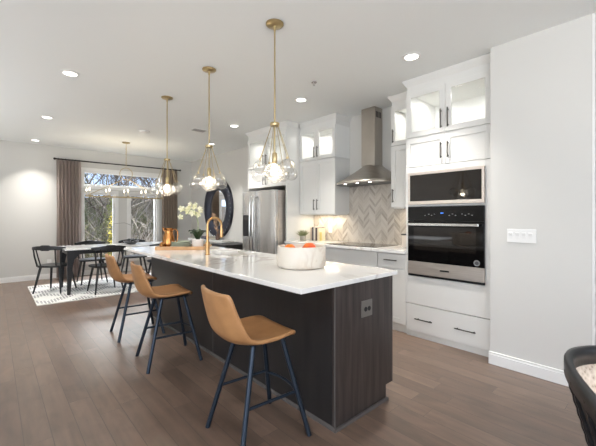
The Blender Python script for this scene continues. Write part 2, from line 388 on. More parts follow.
# rear and left walls with daylight openings
m = MB(); wall_y(m, YR - .15, YR, XL, 5.2, 0, CH, [(-1.9, 2.3, .35, 2.5)]); struct(m.build('wall_rear', WALL))
m = MB()
for a in ((YR, -2.2, 0, CH), (2.0, YW, 0, CH), (-2.2, 2.0, 0, .45), (-2.2, 2.0, 2.45, CH)): m.box(XL - .15, XL, a[0], a[1], a[2], a[3])
struct(m.build('wall_left', WALL))
def baseboard(name, x0, x1, y0, y1): 
    m = B(x0, x1, y0, y1, 0, .085)
    if x1 - x0 < y1 - y0: m.box(x0 + .005, x1, y0, y1, .085, .105)
    else: m.box(x0, x1, y0 + .005, y1, .085, .105)
    return struct(m.build(name, WHITE, bevel=.002))
baseboard('baseboard_window', XL, XK, YW - .016, YW - .001)
baseboard('baseboard_kitchen', XK - .016, XK - .001, 5.0, YW - .02)
baseboard('baseboard_right', 3.195, 3.214, .374, 1.072)
struct(B(4.135, 4.995, 2.98, 3.0, 0, 2.7).build('trim_1', WHITE))
struct(B(3.215, XK, .374, .389, 0, CH).build('trim_2', WHITE))
# tiled backsplash
struct(B(XK - .012, XK - .001, 1.94, 3.955, .907, 1.80).build('wall_backsplash', TILE))

# ------------------------------------------------------------------ downlights & ceiling fittings
def downlight(x, y, label, first=[None]):
    if first[0] is None:
        t = thing('recessed_downlight', (x, y, CH), label, 'ceiling light', 'recessed ceiling downlights')
        MB().lathe([(.062, -.001), (.082, -.001), (.085, -.006), (.062, -.012), (.058, -.006)], (x, y, CH), 28).build('trim_ring', WHITE, t, smooth=True)
        MB().lathe([(0, -.004), (.06, -.004), (.06, -.001), (0, -.001)], (x, y, CH), 28).build('lens', LENS, t)
        l = lamp('downlight_lamp', 'AREA', (0, 0, -.02), 11, (0, 0, 0), (1, .96, .91), .11, parent=t); l.data.spread = 1.5
        first[0] = t
    else: copy_tree(first[0], (x, y, CH), 0, label)
for x, y, l in ((.585, 4.12, 'round recessed ceiling light nearest the camera on the left'),
                (.59, 6.16, 'recessed ceiling light in the left row, middle one'),
                (.6, 8.15, 'small recessed ceiling light left of the curtain rod near the window wall'),
                (2.84, 1.6, 'recessed ceiling light in front of the oven cabinet'),
                (2.86, 3.11, 'recessed ceiling light in front of the range hood'),
                (2.88, 4.72, 'recessed ceiling light in front of the fridge cabinet'),
                (3.25, 6.2, 'recessed ceiling light above the oval mirror')): downlight(x, y, l)
tag(MB().lathe([(0, -.03), (.06, -.03), (.085, -.018), (.09, -.001), (0, -.001)], (1.92, 6.05, CH), 24).build('smoke_detector', WHITE, smooth=True), 'unlit white disc on ceiling near the dining chandelier', 'smoke detector')
v = MB(); v.box(2.46, 2.70, 5.28, 5.44, CH - .008, CH - .001)
t = tag(v.build('ceiling_vent', WHITE), 'white slotted air vent on the ceiling between two pendants', 'vent')
v = MB()
for k in range(7): v.box(2.475, 2.685, 5.295 + k * .02, 5.301 + k * .02, CH - .013, CH - .008)
v.build('vent_slats', mat('vent_grey', sr(170, 168, 164), .5), t)
tag(MB().lathe([(0, -.035), (.01, -.035), (.012, -.02), (.03, -.006), (.032, -.001), (0, -.001)], (2.6, 2.62, CH), 16).build('fire_sprinkler', CHROME, smooth=True), 'tiny metal sprinkler head on the ceiling by the hood', 'sprinkler')

# ------------------------------------------------------------------ cabinetry
def shaker(xf, y0, y1, z0, z1, parent, glass=False, name='door', rail=.057, th=.02, handle=None, flat=False, m_=None):
    """door on the plane x = xf (front), facing -x. handle = ('v'|'h', y, z, length)"""
    g = .0018; y0 += g; y1 -= g; z0 += g; z1 -= g
    m = MB()
    if flat: m.box(xf, xf + th, y0, y1, z0, z1)
    else:
        m.box(xf, xf + th, y0, y0 + rail, z0, z1); m.box(xf, xf + th, y1 - rail, y1, z0, z1)
        m.box(xf, xf + th, y0 + rail, y1 - rail, z0, z0 + rail); m.box(xf, xf + th, y0 + rail, y1 - rail, z1 - rail, z1)
        if not glass: m.box(xf + .009, xf + th - .002, y0 + rail, y1 - rail, z0 + rail, z1 - rail)
    d = m.build(name, m_ or CAB, parent, bevel=.0012, seg=1)
    if glass: B(xf + .008, xf + .012, y0 + rail, y1 - rail, z0 + rail, z1 - rail).build('glass_pane', CABGLASS, d)
    if handle:
        k, hy, hz, L = handle; h = MB(); r = .006; so = .028
        if k == 'v':
            h.cyl((xf - so, hy, hz - L / 2), (xf - so, hy, hz + L / 2), r, n=10)
            for q in (-1, 1): h.cyl((xf - so, hy, hz + q * L * .4), (xf - .0005, hy, hz + q * L * .4), r * .8, n=8)
        else:
            h.cyl((xf - so, hy - L / 2, hz), (xf - so, hy + L / 2, hz), r, n=10)
            for q in (-1, 1): h.cyl((xf - so, hy + q * L * .4, hz), (xf - .0005, hy + q * L * .4, hz), r * .8, n=8)
        h.build('handle', HANDLE, d, smooth=True)
    return d
def hollow(m, x0, x1, y0, y1, z0, z1, t=.018):
    m.box(x0, x1, y0, y0 + t, z0, z1); m.box(x0, x1, y1 - t, y1, z0, z1)
    m.box(x0, x1, y0 + t, y1 - t, z0, z0 + t); m.box(x0, x1, y0 + t, y1 - t, z1 - t, z1); m.box(x1 - t, x1, y0 + t, y1 - t, z0 + t, z1 - t)
def crown(xf, y0, y1, parent, z0=2.60, left=True, right=True, xb=XK - .004, z1=CH - .002):
    """fascia with a flared crown at the ceiling"""
    m = B(xf + .018, xb, y0, y1, z0, z1)
    fl = .035
    m.frustum((xf + .018 - .002, xb, y0 - (.002 if right else 0), y1 + (.002 if left else 0), z1 - .07), (xf + .018 - fl, xb, y0 - (fl if right else 0), y1 + (fl if left else 0), z1 - .012))
    m.box(xf + .018 - fl, xb, y0 - (fl if right else 0), y1 + (fl if left else 0), z1 - .012, z1)
    return m.build('crown_molding', CAB, parent)
def puck(t, x, y, z, p=2.2):
    o = ABS[t.name]; lamp('cabinet_lamp', 'AREA', (x - o.x, y - o.y, z - o.z), p * .75, (0, 0, 0), (1, .985, .96), .05, parent=t)

# tall oven cabinet ---------------------------------------------------
xf = 3.32; xb = XK - .004; y0, y1 = 1.085, 1.932
T = thing('oven_cabinet', (3.62, 1.52, 0), 'tall white cabinet with glass top doors housing microwave and wall oven', 'cabinet')
m = MB(); t_ = .02
m.box(xf + .02, xb, y0, y0 + t_, 0, 2.6); m.box(xf + .02, xb, y1 - t_, y1, 0, 2.6); m.box(xb - .01, xb, y0 + t_, y1 - t_, 0, 2.1)
for z in (.05, .35, .625, 1.378, 1.742, 1.79, 2.1): m.box(xf + .02, xb - .01, y0 + t_, y1 - t_, z, z + .018)
m.build('carcass', CAB, T)
m = MB(); hollow(m, xf + .021, xb, y0 + t_, y1 - t_, 2.119, 2.598); m.build('lit_compartment', CABIN, T)
m = MB()   # face panels around the appliances
for a in ((y0, 1.140, .35, 1.795), (1.901, y1, .35, 1.795), (1.140, 1.901, .35, .645), (1.140, 1.901, 1.384, 1.398), (1.140, 1.901, 1.738, 1.795)): m.box(xf, xf + .0195, *a)
m.build('face_frame', CAB, T, bevel=.001, seg=1)
yc = (y0 + y1) / 2
shaker(xf, y0, yc, 1.797, 2.10, T, handle=('v', yc + -.035, 1.935, .16), rail=.05)
shaker(xf, yc, y1, 1.797, 2.10, T, handle=('v', yc + .035, 1.935, .16), rail=.05)
shaker(xf, y0, yc, 2.115, 2.596, T, glass=True, handle=('v', yc - .035, 2.25, .19), rail=.055)
shaker(xf, yc, y1, 2.115, 2.596, T, glass=True, handle=('v', yc + .035, 2.25, .19), rail=.055)
d = shaker(xf, y0, y1, .055, .345, T, name='drawer', flat=True, handle=('h', 1.31, .20, .19))
h = MB(); h.cyl((xf - .028, 1.63, .20), (xf - .028, 1.82, .20), .006)
for q in (1.66, 1.79): h.cyl((xf - .028, q, .20), (xf - .0005, q, .20), .005, n=8)
h.build('handle', HANDLE, d, smooth=True)
B(xf + .012, xf + .0195, y0, y1, 0, .052).build('toe_kick', CAB, T)
crown(xf, y0, y1, T, z0=2.60, right=False)
for yy in (1.3, 1.73): puck(T, 3.62, yy, 2.57, 2.0)

# microwave
M_W = thing('built_in_microwave', (3.6, 1.51, 1.40), 'black glass built-in microwave with steel trim, above the wall oven', 'microwave')
B(3.345, 3.85, 1.165, 1.855, 1.40, 1.735).build('body', STEELD, M_W)
fr = MB(); a, b, c, d = 1.142, 1.899, 1.400, 1.737
fr.box(3.298, 3.344, a, b, c, c + .036); fr.box(3.298, 3.344, a, b, d - .028, d); fr.box(3.298, 3.344, a, a + .022, c + .036, d - .028); fr.box(3.298, 3.344, b - .022, b, c + .036, d - .028)
fr.build('steel_trim', STEEL, M_W, bevel=.002)
B(3.304, 3.340, a + .0225, b - .0225, c + .0365, d - .0285).build('glass_door', OVENGLASS, M_W)
# oven
O_V = thing('wall_oven', (3.6, 1.51, .65), 'black and steel built-in wall oven with a long bar handle', 'oven')
B(3.345, 3.88, 1.165, 1.855, .655, 1.37).build('body', STEELD, O_V)
B(3.300, 3.344, a, b, 1.232, 1.376).build('control_panel', BLACKGLASS, O_V, bevel=.002)
cp = [o for o in COL.objects if o.name.startswith('control_panel')][0]
B(3.2985, 3.2998, 1.515, 1.545, 1.303, 1.315).build('display', mat('blue_display', sr(20, 40, 80), .3, emit=sr(70, 130, 230), es=1.2), cp)
gp = mat('grey_print', sr(150, 150, 150), .5)
for i, yy in enumerate((1.24, 1.27, 1.30, 1.33, 1.39, 1.42, 1.45, 1.60, 1.63, 1.66, 1.70)): B(3.2985, 3.2998, yy, yy + .012, 1.284 + .012 * (i % 2), 1.289 + .012 * (i % 2)).build('touch_key', gp, cp)
B(3.300, 3.344, a, b, .806, 1.229).build('door', BLACKGLASS, O_V, bevel=.002)
dr = [o for o in COL.objects if o.name.startswith('door') and o.parent == O_V][0]
B(3.2985, 3.2998, a + .07, b - .07, .93, 1.165).build('window', OVENGLASS, dr)
h = MB(); h.box(3.245, 3.262, a + .03, b - .018, 1.180, 1.208)
for q in (a + .06, b - .06): h.box(3.262, 3.2995, q - .012, q + .012, 1.184, 1.204)
h.build('handle', CHROME, dr, bevel=.004)
k = MB(); k.cyl((3.2985, 1.205, .845), (3.2998, 1.205, .845), .028, n=24); k.build('round_sticker', mat('grey_sticker', sr(130, 130, 130), .5), dr)
k = MB(); k.cyl((3.2978, 1.205, .845), (3.2984, 1.205, .845), .018, n=24); k.build('sticker_center', mat('dark_sticker', sr(70, 70, 72), .5), dr)
B(3.298, 3.344, a, b, .672, .803).build('steel_band', STEEL, O_V, bevel=.002)
B(3.2968, 3.2978, 1.46, 1.55, .728, .742).build('name_plate', STEELD, O_V)
B(3.306, 3.344, a, b, .650, .668).build('vent_grille', BLACKM, O_V)

# right narrow wall cabinet --------------------------------------------
xu = 3.60
def upper(label, y0, y1, doors, zb=1.385, name='wall_cabinet', crl=True, crr=True, zt=2.6, split=2.13):
    T = thing(name, (3.77, (y0 + y1) / 2, zb), label, 'cabinet', 'white kitchen wall cabinets')
    B(xu + .02, xb, y0, y1, zb, split - .002).build('carcass', CAB, T)
    m = MB(); hollow(m, xu + .021, xb, y0, y1, split, zt - .002); m.build('lit_compartment', CABIN, T)
    n = len(doors)
    for a, b, hs in doors:
        hy = a + .035 if hs < 0 else b - .035
        shaker(xu, a, b, zb, split - .008, T, handle=('v', hy, zb + .14, .16))
        shaker(xu, a, b, split, zt - .004, T, glass=True, handle=('v', hy, split + .115, .16), rail=.05)
    crown(xu, y0, y1, T, z0=zt, left=crl, right=crr)
    B(xu + .03, xb - .03, y0 + .02, y1 - .02, zb - .012, zb - .0005).build('under_cabinet_light_bar', WHITE, T)
    for yy in ([(y0 + y1) / 2] if n == 1 else [y0 + .18, y1 - .18]): puck(T, 3.76, yy, zt - .04, 1.6)
    o = ABS[T.name]
    l = lamp('under_cabinet_lamp', 'AREA', (3.80 - o.x, 0, zb - .02 - o.z), 2.6 if n == 2 else 1.5, (0, 0, 0), (1, .86, .66), .05, (y1 - y0) * .7, parent=T)
    return T
upper('narrow white wall cabinet between the hood and the oven cabinet', 1.934, 2.298, [(1.934, 2.298, 1)], crr=False, name='narrow_wall_cabinet', zt=2.6)
upper('white double-door wall cabinet left of the hood, lit glass doors on top', 3.206, 3.955, [(3.206, 3.58, 1), (3.58, 3.955, -1)], zb=1.315, crl=False)

# fridge surround -------------------------------------------------------
T = thing('fridge_cabinet', (3.62, 4.49, 0), 'white cabinet over and around the steel refrigerator', 'cabinet')
B(3.34, xb, 3.958, 3.985, 0, 2.6).build('side_panel', CAB, T)
B(3.34, xb, 4.975, 5.0, 0, 2.6).build('side_panel', CAB, T)
B(3.34, xb, 3.985, 4.975, 1.76, 2.088).build('carcass', CAB, T)
m = MB(); hollow(m, 3.341, xb, 3.985, 4.975, 2.09, 2.598); m.build('lit_compartment', CABIN, T)
ym = 4.48
shaker(3.32, 3.96, ym, 1.757, 2.085, T, handle=('v', ym - .035, 1.86, .13), rail=.05); shaker(3.32, ym, 4.998, 1.757, 2.085, T, handle=('v', ym + .035, 1.86, .13), rail=.05)
shaker(3.32, 3.96, ym, 2.095, 2.596, T, glass=True, handle=('v', ym - .035, 2.21, .16), rail=.05); shaker(3.32, ym, 4.998, 2.095, 2.596, T, glass=True, handle=('v', ym + .035, 2.21, .16), rail=.05)
crown(3.32, 3.958, 5.0, T, z0=2.6, right=False)
m = MB(); zt_ = CH - .002; m.frustum((3.336, 3.58, 3.956, 3.9575, zt_ - .07), (3.303, 3.56, 3.923, 3.9575, zt_ - .012)); m.box(3.303, 3.56, 3.923, 3.9575, zt_ - .012, zt_)
m.build('crown_return', CAB, T)
for yy in (4.2, 4.75): puck(T, 3.62, yy, 2.57, 1.8)

# fridge ----------------------------------------------------------------
FR = thing('refrigerator', (3.55, 4.48, 0), 'side-by-side stainless steel refrigerator with ice dispenser', 'refrigerator')
B(3.235, 3.88, 4.035, 4.935, .02, 1.68).build('body', STEEL, FR)
ys = 4.565
def fdoor(nm, a, b):
    pts = [(3.23, a), (3.175, a)] + [(3.145 + .030 * abs(t) ** 2.2, (a + b) / 2 + (b - a) / 2 * t) for t in [-.985 + 1.97 * k / 24 for k in range(25)]] + [(3.175, b), (3.23, b)]
    o = MB().prism(pts, 2, .06, 1.69).build(nm, STEELF, FR, smooth=True, bevel=.003); return o
rd = fdoor('door', 4.035, ys - .003); ld = fdoor('freezer_door', ys + .003, 4.935)
def fhandle(y, d):
    pts = [(3.15, y, 1.60), (3.115, y, 1.585), (3.10, y, 1.50), (3.095, y, 1.1), (3.10, y, .70), (3.115, y, .615), (3.15, y, .60)]
    MB().tube(pts, .014, 10).build('handle', CHROME, d, smooth=True)
fhandle(ys - .045, rd); fhandle(ys + .045, ld)
B(3.138, 3.1445, 4.655, 4.865, .95, 1.30).build('dispenser', BLACKM, ld)
B(3.134, 3.1375, 4.665, 4.855, 1.22, 1.29).build('dispenser_panel', STEELD, ld)
B(3.23, 3.26, 4.05, 4.92, .0, .058).build('kick_grille', BLACKM, FR)

# base cabinets & counter ------------------------------------------------
def basecab(label, y0, y1, doors, drawer_handle=True, name='base_cabinet'):
    T = thing(name, (3.63, (y0 + y1) / 2, 0), label, 'cabinet', 'white kitchen base cabinets')
    B(3.34, xb, y0, y1, .09, .868).build('carcass', CAB, T); B(3.355, 3.40, y0, y1, 0, .0895).build('toe_kick', CAB, T)
    shaker(3.32, y0, y1, .70, .863, T, name='drawer', flat=True, handle=('h', (y0 + y1) / 2, .79, .16) if drawer_handle else None)
    for a, b, s in doors: shaker(3.32, a, b, .095, .695, T, handle=('v', b - .035 if s > 0 else a + .035, .60, .16))
basecab('narrow white base cabinet beside the oven cabinet, one drawer', 1.934, 2.30, [(1.934, 2.30, 1)], name='narrow_base_cabinet')
basecab('white base cabinet below the cooktop', 2.303, 3.20, [(2.303, 2.75, 1), (2.75, 3.20, -1)], False)
basecab('white base cabinet next to the refrigerator panel', 3.203, 3.955, [(3.203, 3.58, 1), (3.58, 3.955, -1)], name='base_cabinet')
PC = tag(B(3.285, XK - .014, 1.934, 3.955, .87, .905).build('countertop', QUARTZ, bevel=.003), 'white quartz counter along the tiled wall under the hood', 'countertop')
ck = thing('cooktop', (3.6, 2.75, .9055), 'black glass cooktop set in the counter beneath the hood', 'cooktop')
B(3.36, 3.85, 2.36, 3.14, .9055, .912).build('glass_top', mat('cooktop_glass', sr(40, 36, 34), .06), ck, bevel=.002)
z = MB()
for cx_, cy_, r in ((3.48, 2.56, .09), (3.48, 2.93, .075), (3.73, 2.56, .075), (3.73, 2.93, .10)):
    z.lathe([(r, .0122 - .0055), (r + .004, .0122 - .0055), (r + .004, .0125 - .0055), (r, .0125 - .0055)], (cx_, cy_, .9060), 32)
z.build('burner_rings', mat('burner_ring', sr(120, 116, 112), .4), ck)

# hood -------------------------------------------------------------------
HD = thing('range_hood', (3.8, 2.75, 1.70), 'stainless steel chimney range hood with flared canopy', 'range hood')
m = MB(); m.box(3.745, XK - .002, 2.64, 2.855, 1.955, CH - .002); m.build('chimney', STEELH, HD, bevel=.003)
sl = MB()
for k in range(4): sl.box(3.775 + k * .032, 3.793 + k * .032, 2.6385, 2.6395, 2.60, 2.68)
sl.build('vent_slots', BLACKM, HD)
rows = []; n = 44
def hood_ring(hw, dep, z, p=3.2):
    r = []
    for k in range(n + 1):
        a = PI * k / n
        c, s_ = math.cos(a), math.sin(a)
        r.append((XK - .003 - dep * abs(s_) ** (2 / p), 2.75 + hw * math.copysign(abs(c) ** (2 / p), c), z))
    return r
for q in range(11):
    t = q / 10; e = (1 - t) ** 1.12
    rows.append(hood_ring(.110 + .352 * e, .188 + .294 * e, 1.735 + .235 * t))
rows.insert(0, hood_ring(.462, .482, 1.71))
mb = MB().grid(rows); 
o = mb.build('canopy', STEELH, HD, smooth='all')
mb = MB(); r0 = hood_ring(.457, .477, 1.712); V = [mb.b.verts.new(p) for p in r0]; mb.b.faces.new(V); mb.build('filter_panel', STEELD, HD)
for yy in (2.55, 2.75, 2.95):
    k = MB().cyl((3.52, yy, 1.7115), (3.52, yy, 1.7085), .018, n=16); k.build('hood_light', LENS, HD)
o_ = ABS[HD.name]
for yy in (2.57, 2.93): lamp('hood_lamp', 'SPOT', (3.52 - o_.x, yy - o_.y, 1.70 - o_.z), 4, (0, 0, 0), (1, .88, .7), .02, parent=HD)

# ------------------------------------------------------------------ island
IS = thing('kitchen_island', (1.8, 2.9, 0), 'dark espresso kitchen island base with wood-grain end panel', 'kitchen island')
IX0, IX1, IY0, IY1 = 1.505, 2.115, 1.342, 4.47
B(IX0 + .014, IX1 - .02, IY0 + .022, IY1, .10, .66).build('body', ESPRESSO, IS)
B(IX0 + .014, IX1 - .08, IY0 + .022, IY1, 0, .0995).build('plinth', BLACKM, IS)
m = MB(); sy = [IY0 + .022, 2.84, IY1]
for a, b in zip(sy, sy[1:]): m.box(IX0, IX0 + .013, a + .002, b - .002, 0, .857)
m.build('back_panel', ESPRESSO, IS, bevel=.0015, seg=1)
MB().prism([(IX0, 0), (2.037, 0), (2.037, .10), (IX1, .10), (IX1, .857), (IX0, .857)], 1, IY0, IY0 + .02).build('end_panel', ENDWOOD, IS)
m = MB(); m.box(IX0 - .004, IX0 + .004, IY0 - .004, IY0 - .0005, 0, .857); m.box(IX0 - .004, IX0 - .0005, IY0 - .0005, IY0 + .004, 0, .857)
m.box(IX1 + .0005, IX1 + .004, IY0 - .002, IY0 + .02, .10, .857); m.build('corner_strip', EDGEM, IS)
B(IX0 - .002, IX0 + .010, 2.8385, 2.8415, 0, .857).build('seam_strip', EDGEM, IS)
m = MB(); m.prism([(0, 0), (-.014, 0), (-.012, .012), (0, .02)], 1, IY0 - .01, IY1); 
for v_ in m.b.verts: v_.co.x += IX0 - .0005
m.box(IX0 - .014, 2.04, IY0 - .018, IY0 - .0045, 0, .018)
m.build('shoe_molding', EDGEM, IS)
# drawer and door fronts on the kitchen side of the island
for k in range(5):
    ya = IY0 + .03 + k * .62; yb = min(ya + .61, IY1)
    dm = shaker(0, ya, yb, .12, .85, IS, m_=ESPRESSO, handle=None)
    for v_ in dm.data.vertices: v_.co.x += IX1 - .0195
# worktop with a sink cutout
CT0, CT1 = .86, .89
X_ = [1.205, 1.715, 2.045, 2.14]; Y_ = [1.312, 2.84, 3.44, 4.56]
m = MB(); top = {}
for zi, zz in ((0, CT0), (1, CT1)):
    for i, x in enumerate(X_):
        for j, y in enumerate(Y_): top[zi, i, j] = m.b.verts.new((x, y, zz))
for i in range(3):
    for j in range(3):
        if (i, j) == (1, 1): continue
        m.b.faces.new([top[1, i, j], top[1, i + 1, j], top[1, i + 1, j + 1], top[1, i, j + 1]])
        m.b.faces.new([top[0, i, j + 1], top[0, i + 1, j + 1], top[0, i + 1, j], top[0, i, j]])
def side(a, b): m.b.faces.new([top[0, a[0], a[1]], top[0, b[0], b[1]], top[1, b[0], b[1]], top[1, a[0], a[1]]])
for i in range(3): side((i, 0), (i + 1, 0)); side((i + 1, 3), (i, 3)); side((3, i), (3, i + 1)); side((0, i + 1), (0, i))
side((1, 2), (2, 2)); side((2, 1), (1, 1)); side((1, 1), (1, 2)); side((2, 2), (2, 1))
tag(m.build('island_countertop', QUARTZ, bevel=.004), 'long white veined quartz worktop on the dark island', 'countertop')
sk = MB(); z0_ = .67
sk.box(1.70, 1.715, 2.825, 3.455, z0_, .859); sk.box(2.045, 2.06, 2.825, 3.455, z0_, .859)
sk.box(1.715, 2.045, 2.825, 2.84, z0_, .859); sk.box(1.715, 2.045, 3.44, 3.455, z0_, .859); sk.box(1.715, 2.045, 2.84, 3.44, z0_, z0_ + .012)
tag(sk.build('kitchen_sink', POTW), 'white rectangular sink set in the island worktop', 'sink')
tag(B(1.69, 1.89, 3.02, 3.30, .8905, .925).build('cutting_board', POTW, bevel=.006), 'white board laid over part of the island sink behind the gold faucet', 'cutting board')
ou = thing('power_outlet', (1.81, IY0, .67), 'grey two-socket outlet on the wood end of the island', 'outlet')
B(1.755, 1.868, IY0 - .008, IY0 - .0005, .622, .728).build('cover_plate', mat('outlet_grey', sr(126, 122, 118), .35, .5), ou, bevel=.002)
m = MB()
for xx in (1.795, 1.832): m.cyl((xx, IY0 - .0105, .672), (xx, IY0 - .0085, .672), .0155, n=16)
m.build('socket', BLACKM, ou)

# faucet
fa = thing('kitchen_faucet', (1.60, 3.13, .8905), 'tall gold gooseneck faucet on the island', 'faucet')
fx, fy = 1.60, 3.13
MB().lathe([(0, 0), (.026, 0), (.026, .004), (.021, .008), (.021, .13), (.0, .13)], (fx, fy, .8905), 20).build('base', GOLD, fa, smooth=True)
pts = [(fx, fy, 1.021), (fx, fy, 1.185)] + [(fx + .078 - .078 * math.cos(a), fy, 1.185 + .078 * math.sin(a)) for a in [PI * k / 12 for k in range(1, 13)]] + [(fx + .156, fy, 1.15)]
MB().tube(pts, .0125, 14).build('gooseneck', GOLD, fa, smooth=True)
MB().tube([(fx + .156, fy, 1.149), (fx + .156, fy, 1.13), (fx + .158, fy, 1.06)], [.014, .017, .018], 14).build('spray_head', GOLD, fa, smooth=True)
MB().tube([(fx, fy - .0215, .97), (fx, fy - .04, .975), (fx - .01, fy - .10, .995)], [.008, .007, .006], 10).build('lever', GOLD, fa, smooth=True)

# bowl with fruit
bw = tag(MB().lathe([(0, .0005), (.165, .0005), (.178, .008), (.184, .03), (.184, .155), (.181, .16), (.170, .16), (.167, .155), (.165, .05), (.14, .032), (0, .03)], (1.75, 1.90, .89), 56).build('fruit_bowl', MARBLE2, smooth=True), 'large cream marble bowl near the front of the island', 'bowl')
def fruit(name, x, y, z, r, m_, label, cat, sz=.92):
    t = thing(name, (x, y, z - r * sz), label, cat, 'citrus fruits in the marble bowl' if cat == 'orange' else None)
    MB().lathe([(r * math.sin(PI * i / 16), -r * sz * math.cos(PI * i / 16) - (.10 * r if i > 14 else 0) * (i - 14) / 2) for i in range(17)], (x, y, z), 24).build('skin', m_, t, smooth='all')
    MB().lathe([(0, 0), (.006, 0), (.005, .004), (0, .005)], (x, y, z + r * sz * .9), 8).build('stem', STEM, t)
fruit('orange_fruit', 1.655, 1.925, 1.026, .045, ORANGE, 'plain orange on the left in the marble bowl', 'orange')
fruit('orange_fruit', 1.80, 1.865, 1.027, .052, APPLE, 'larger reddish orange in the middle of the marble bowl', 'orange')
fruit('orange_fruit', 1.86, 1.955, 1.005, .045, APPLE, 'reddish orange low at the right rear of the marble bowl', 'orange')
fruit('orange_fruit', 1.735, 1.98, .965, .043, ORANGE, 'orange mostly hidden at the back of the marble bowl', 'orange')
# lower fruit that fill the bowl
fruit('orange_fruit', 1.67, 1.87, .963, .04, ORANGE, 'orange at the bottom left of the marble bowl under others', 'orange')
fruit('orange_fruit', 1.78, 1.80, .963, .04, ORANGE, 'orange at the bottom front of the marble bowl under others', 'orange')

# tray with pitcher, plates, orchid --------------------------------------
tx, ty = 1.37, 3.96; ang = math.atan2(3.622 - 3.959, 1.795 - 1.370); L = .56; Wd = .32
def tr(u, v, z): return (tx + u * math.cos(ang) - v * math.sin(ang), ty + u * math.sin(ang) + v * math.cos(ang), z)
def obox(m, u0, u1, v0, v1, z0, z1):
    V = [m.b.verts.new(tr(u, v, z)) for z in (z0, z1) for v in (v0, v1) for u in (u0, u1)]
    for f in ((0, 2, 3, 1), (4, 5, 7, 6), (0, 1, 5, 4), (2, 6, 7, 3), (0, 4, 6, 2), (1, 3, 7, 5)): m.b.faces.new([V[i] for i in f])
m = MB(); obox(m, 0, L, 0, Wd, .8905, .902); obox(m, 0, L, 0, .014, .902, .93); obox(m, 0, L, Wd - .014, Wd, .902, .93); obox(m, 0, .014, .014, Wd - .014, .902, .93); obox(m, L - .014, L, .014, Wd - .014, .902, .93)
tag(m.build('wooden_tray', WOOD, bevel=.003), 'light wooden tray on the far end of the island', 'tray')
px_, py_, _ = tr(.11, .15, 0)
pt = thing('copper_pitcher', (px_, py_, .9025), 'shiny copper pitcher on the left end of the wooden tray', 'pitcher')
PZ = .9025
MB().lathe([(0, 0), (.062, 0), (.07, .01), (.074, .06), (.064, .13), (.048, .18), (.046, .215), (.054, .235), (.050, .235), (.042, .215), (.044, .18), (.058, .13), (.06, .02), (0, .014)], (px_, py_, PZ), 28).build('body', COPPER, pt, smooth=True)
hx, hy_ = .742, -.67
MB().tube([(px_ + hx * a, py_ + hy_ * a, PZ + b) for a, b in ((.046, .21), (.075, .225), (.105, .20), (.112, .15), (.10, .09), (.073, .05))], .007, 10).build('handle', COPPER, pt, smooth=True)
MB().tube([(px_ - hx * a, py_ - hy_ * a, PZ + b) for a, b in ((.040, .20), (.055, .225), (.072, .243))], [.02, .018, .008], 10).build('spout', COPPER, pt, smooth=True)
qx, qy, _ = tr(.255, .145, 0)
for k in range(4):
    rr_ = .125 - .004 * k
    p = tag(MB().lathe([(0, 0), (rr_ * .55, 0), (rr_ * .85, .006), (rr_, .026), (rr_ - .003, .028), (rr_ * .82, .010), (0, .006)], (qx, qy, .9025 + k * .017), 32).build('stacked_plate', SAGE, smooth=True),
            ['sage green plate, bottom of the stack on the tray', 'sage green plate, second from bottom of the tray stack', 'sage green plate, second from top of the tray stack', 'sage green plate, top of the stack on the tray'][k], 'plate', 'sage green plates stacked on the wooden tray')
ox, oy, _ = tr(.45, .15, 0)
op = thing('potted_orchid', (ox, oy, .9025), 'cream yellow orchid in a white pot on the wooden tray', 'potted plant')
MB().lathe([(0, 0), (.055, 0), (.062, .008), (.068, .105), (.062, .105), (.056, .09), (0, .088)], (ox, oy, .9025), 28).build('pot', POTW, op, smooth=True)
m = MB()
def leaf(m, c, a, L, wd, lift, droop, n=8):
    rows = []
    for i in range(n + 1):
        t = i / n; r = L * t; zz = lift * math.sin(t * PI * .55) - droop * t * t; ww = wd * math.sin(PI * min(1, t * .93 + .07)) ** .6 * (1 if t < .98 else .1)
        x = c[0] + r * math.cos(a); y = c[1] + r * math.sin(a)
        rows.append([(x - q * ww * math.sin(a), y + q * ww * math.cos(a), c[2] + zz + abs(q) * ww * .35) for q in (-1, -.5, 0, .5, 1)])
    m.grid(rows)
for a, L_, lf in ((-.9, .10, .10), (.3, .11, .09), (2.3, .11, .10), (3.4, .10, .08), (-2.1, .12, .10), (1.3, .09, .11)): leaf(m, (ox, oy, .995), a, L_ * 1.05, .048, lf + .03, .03)
m.build('leaves', LEAF, op, smooth='all', solid=.003)
m = MB(); stems = []
for s_ in (-1, 1):
    pts = [(ox, oy, .99), (ox + .01 * s_, oy, 1.10), (ox + .005, oy + .01 * s_, 1.20), (ox - .03 * hx, oy - .03 * hy_, 1.33 + .01 * s_), (ox - .09 * hx, oy - .09 * hy_ + .02 * s_, 1.365), (ox - .15 * hx, oy - .15 * hy_ + .02 * s_, 1.32 + .04 * s_)]
    m.tube(pts, .0035, 6); stems.append(pts)
m.build('flower_stems', STEM, op, smooth=True)
rnd = random.Random(3)
def blossom(c, r, yaw):
    m = MB(); nrm = Vector((-math.sin(yaw), -math.cos(yaw), .15)).normalized(); u = nrm.orthogonal().normalized(); v = nrm.cross(u)
    for k in range(5):
        a = 2 * PI * k / 5 + yaw; d = u * math.cos(a) + v * math.sin(a); e = nrm.cross(d)
        rows = []
        for i in range(5):
            t = i / 4; ww = r * .42 * math.sin(PI * (t * .85 + .1)); p = Vector(c) + d * r * t + nrm * (.25 * r * t * t)
            rows.append([tuple(p - e * ww), tuple(p + nrm * .06 * r), tuple(p + e * ww)])
        m.grid(rows)
    m.sphere(tuple(Vector(c) + nrm * .004), r * .18, 8, 6)
    return m
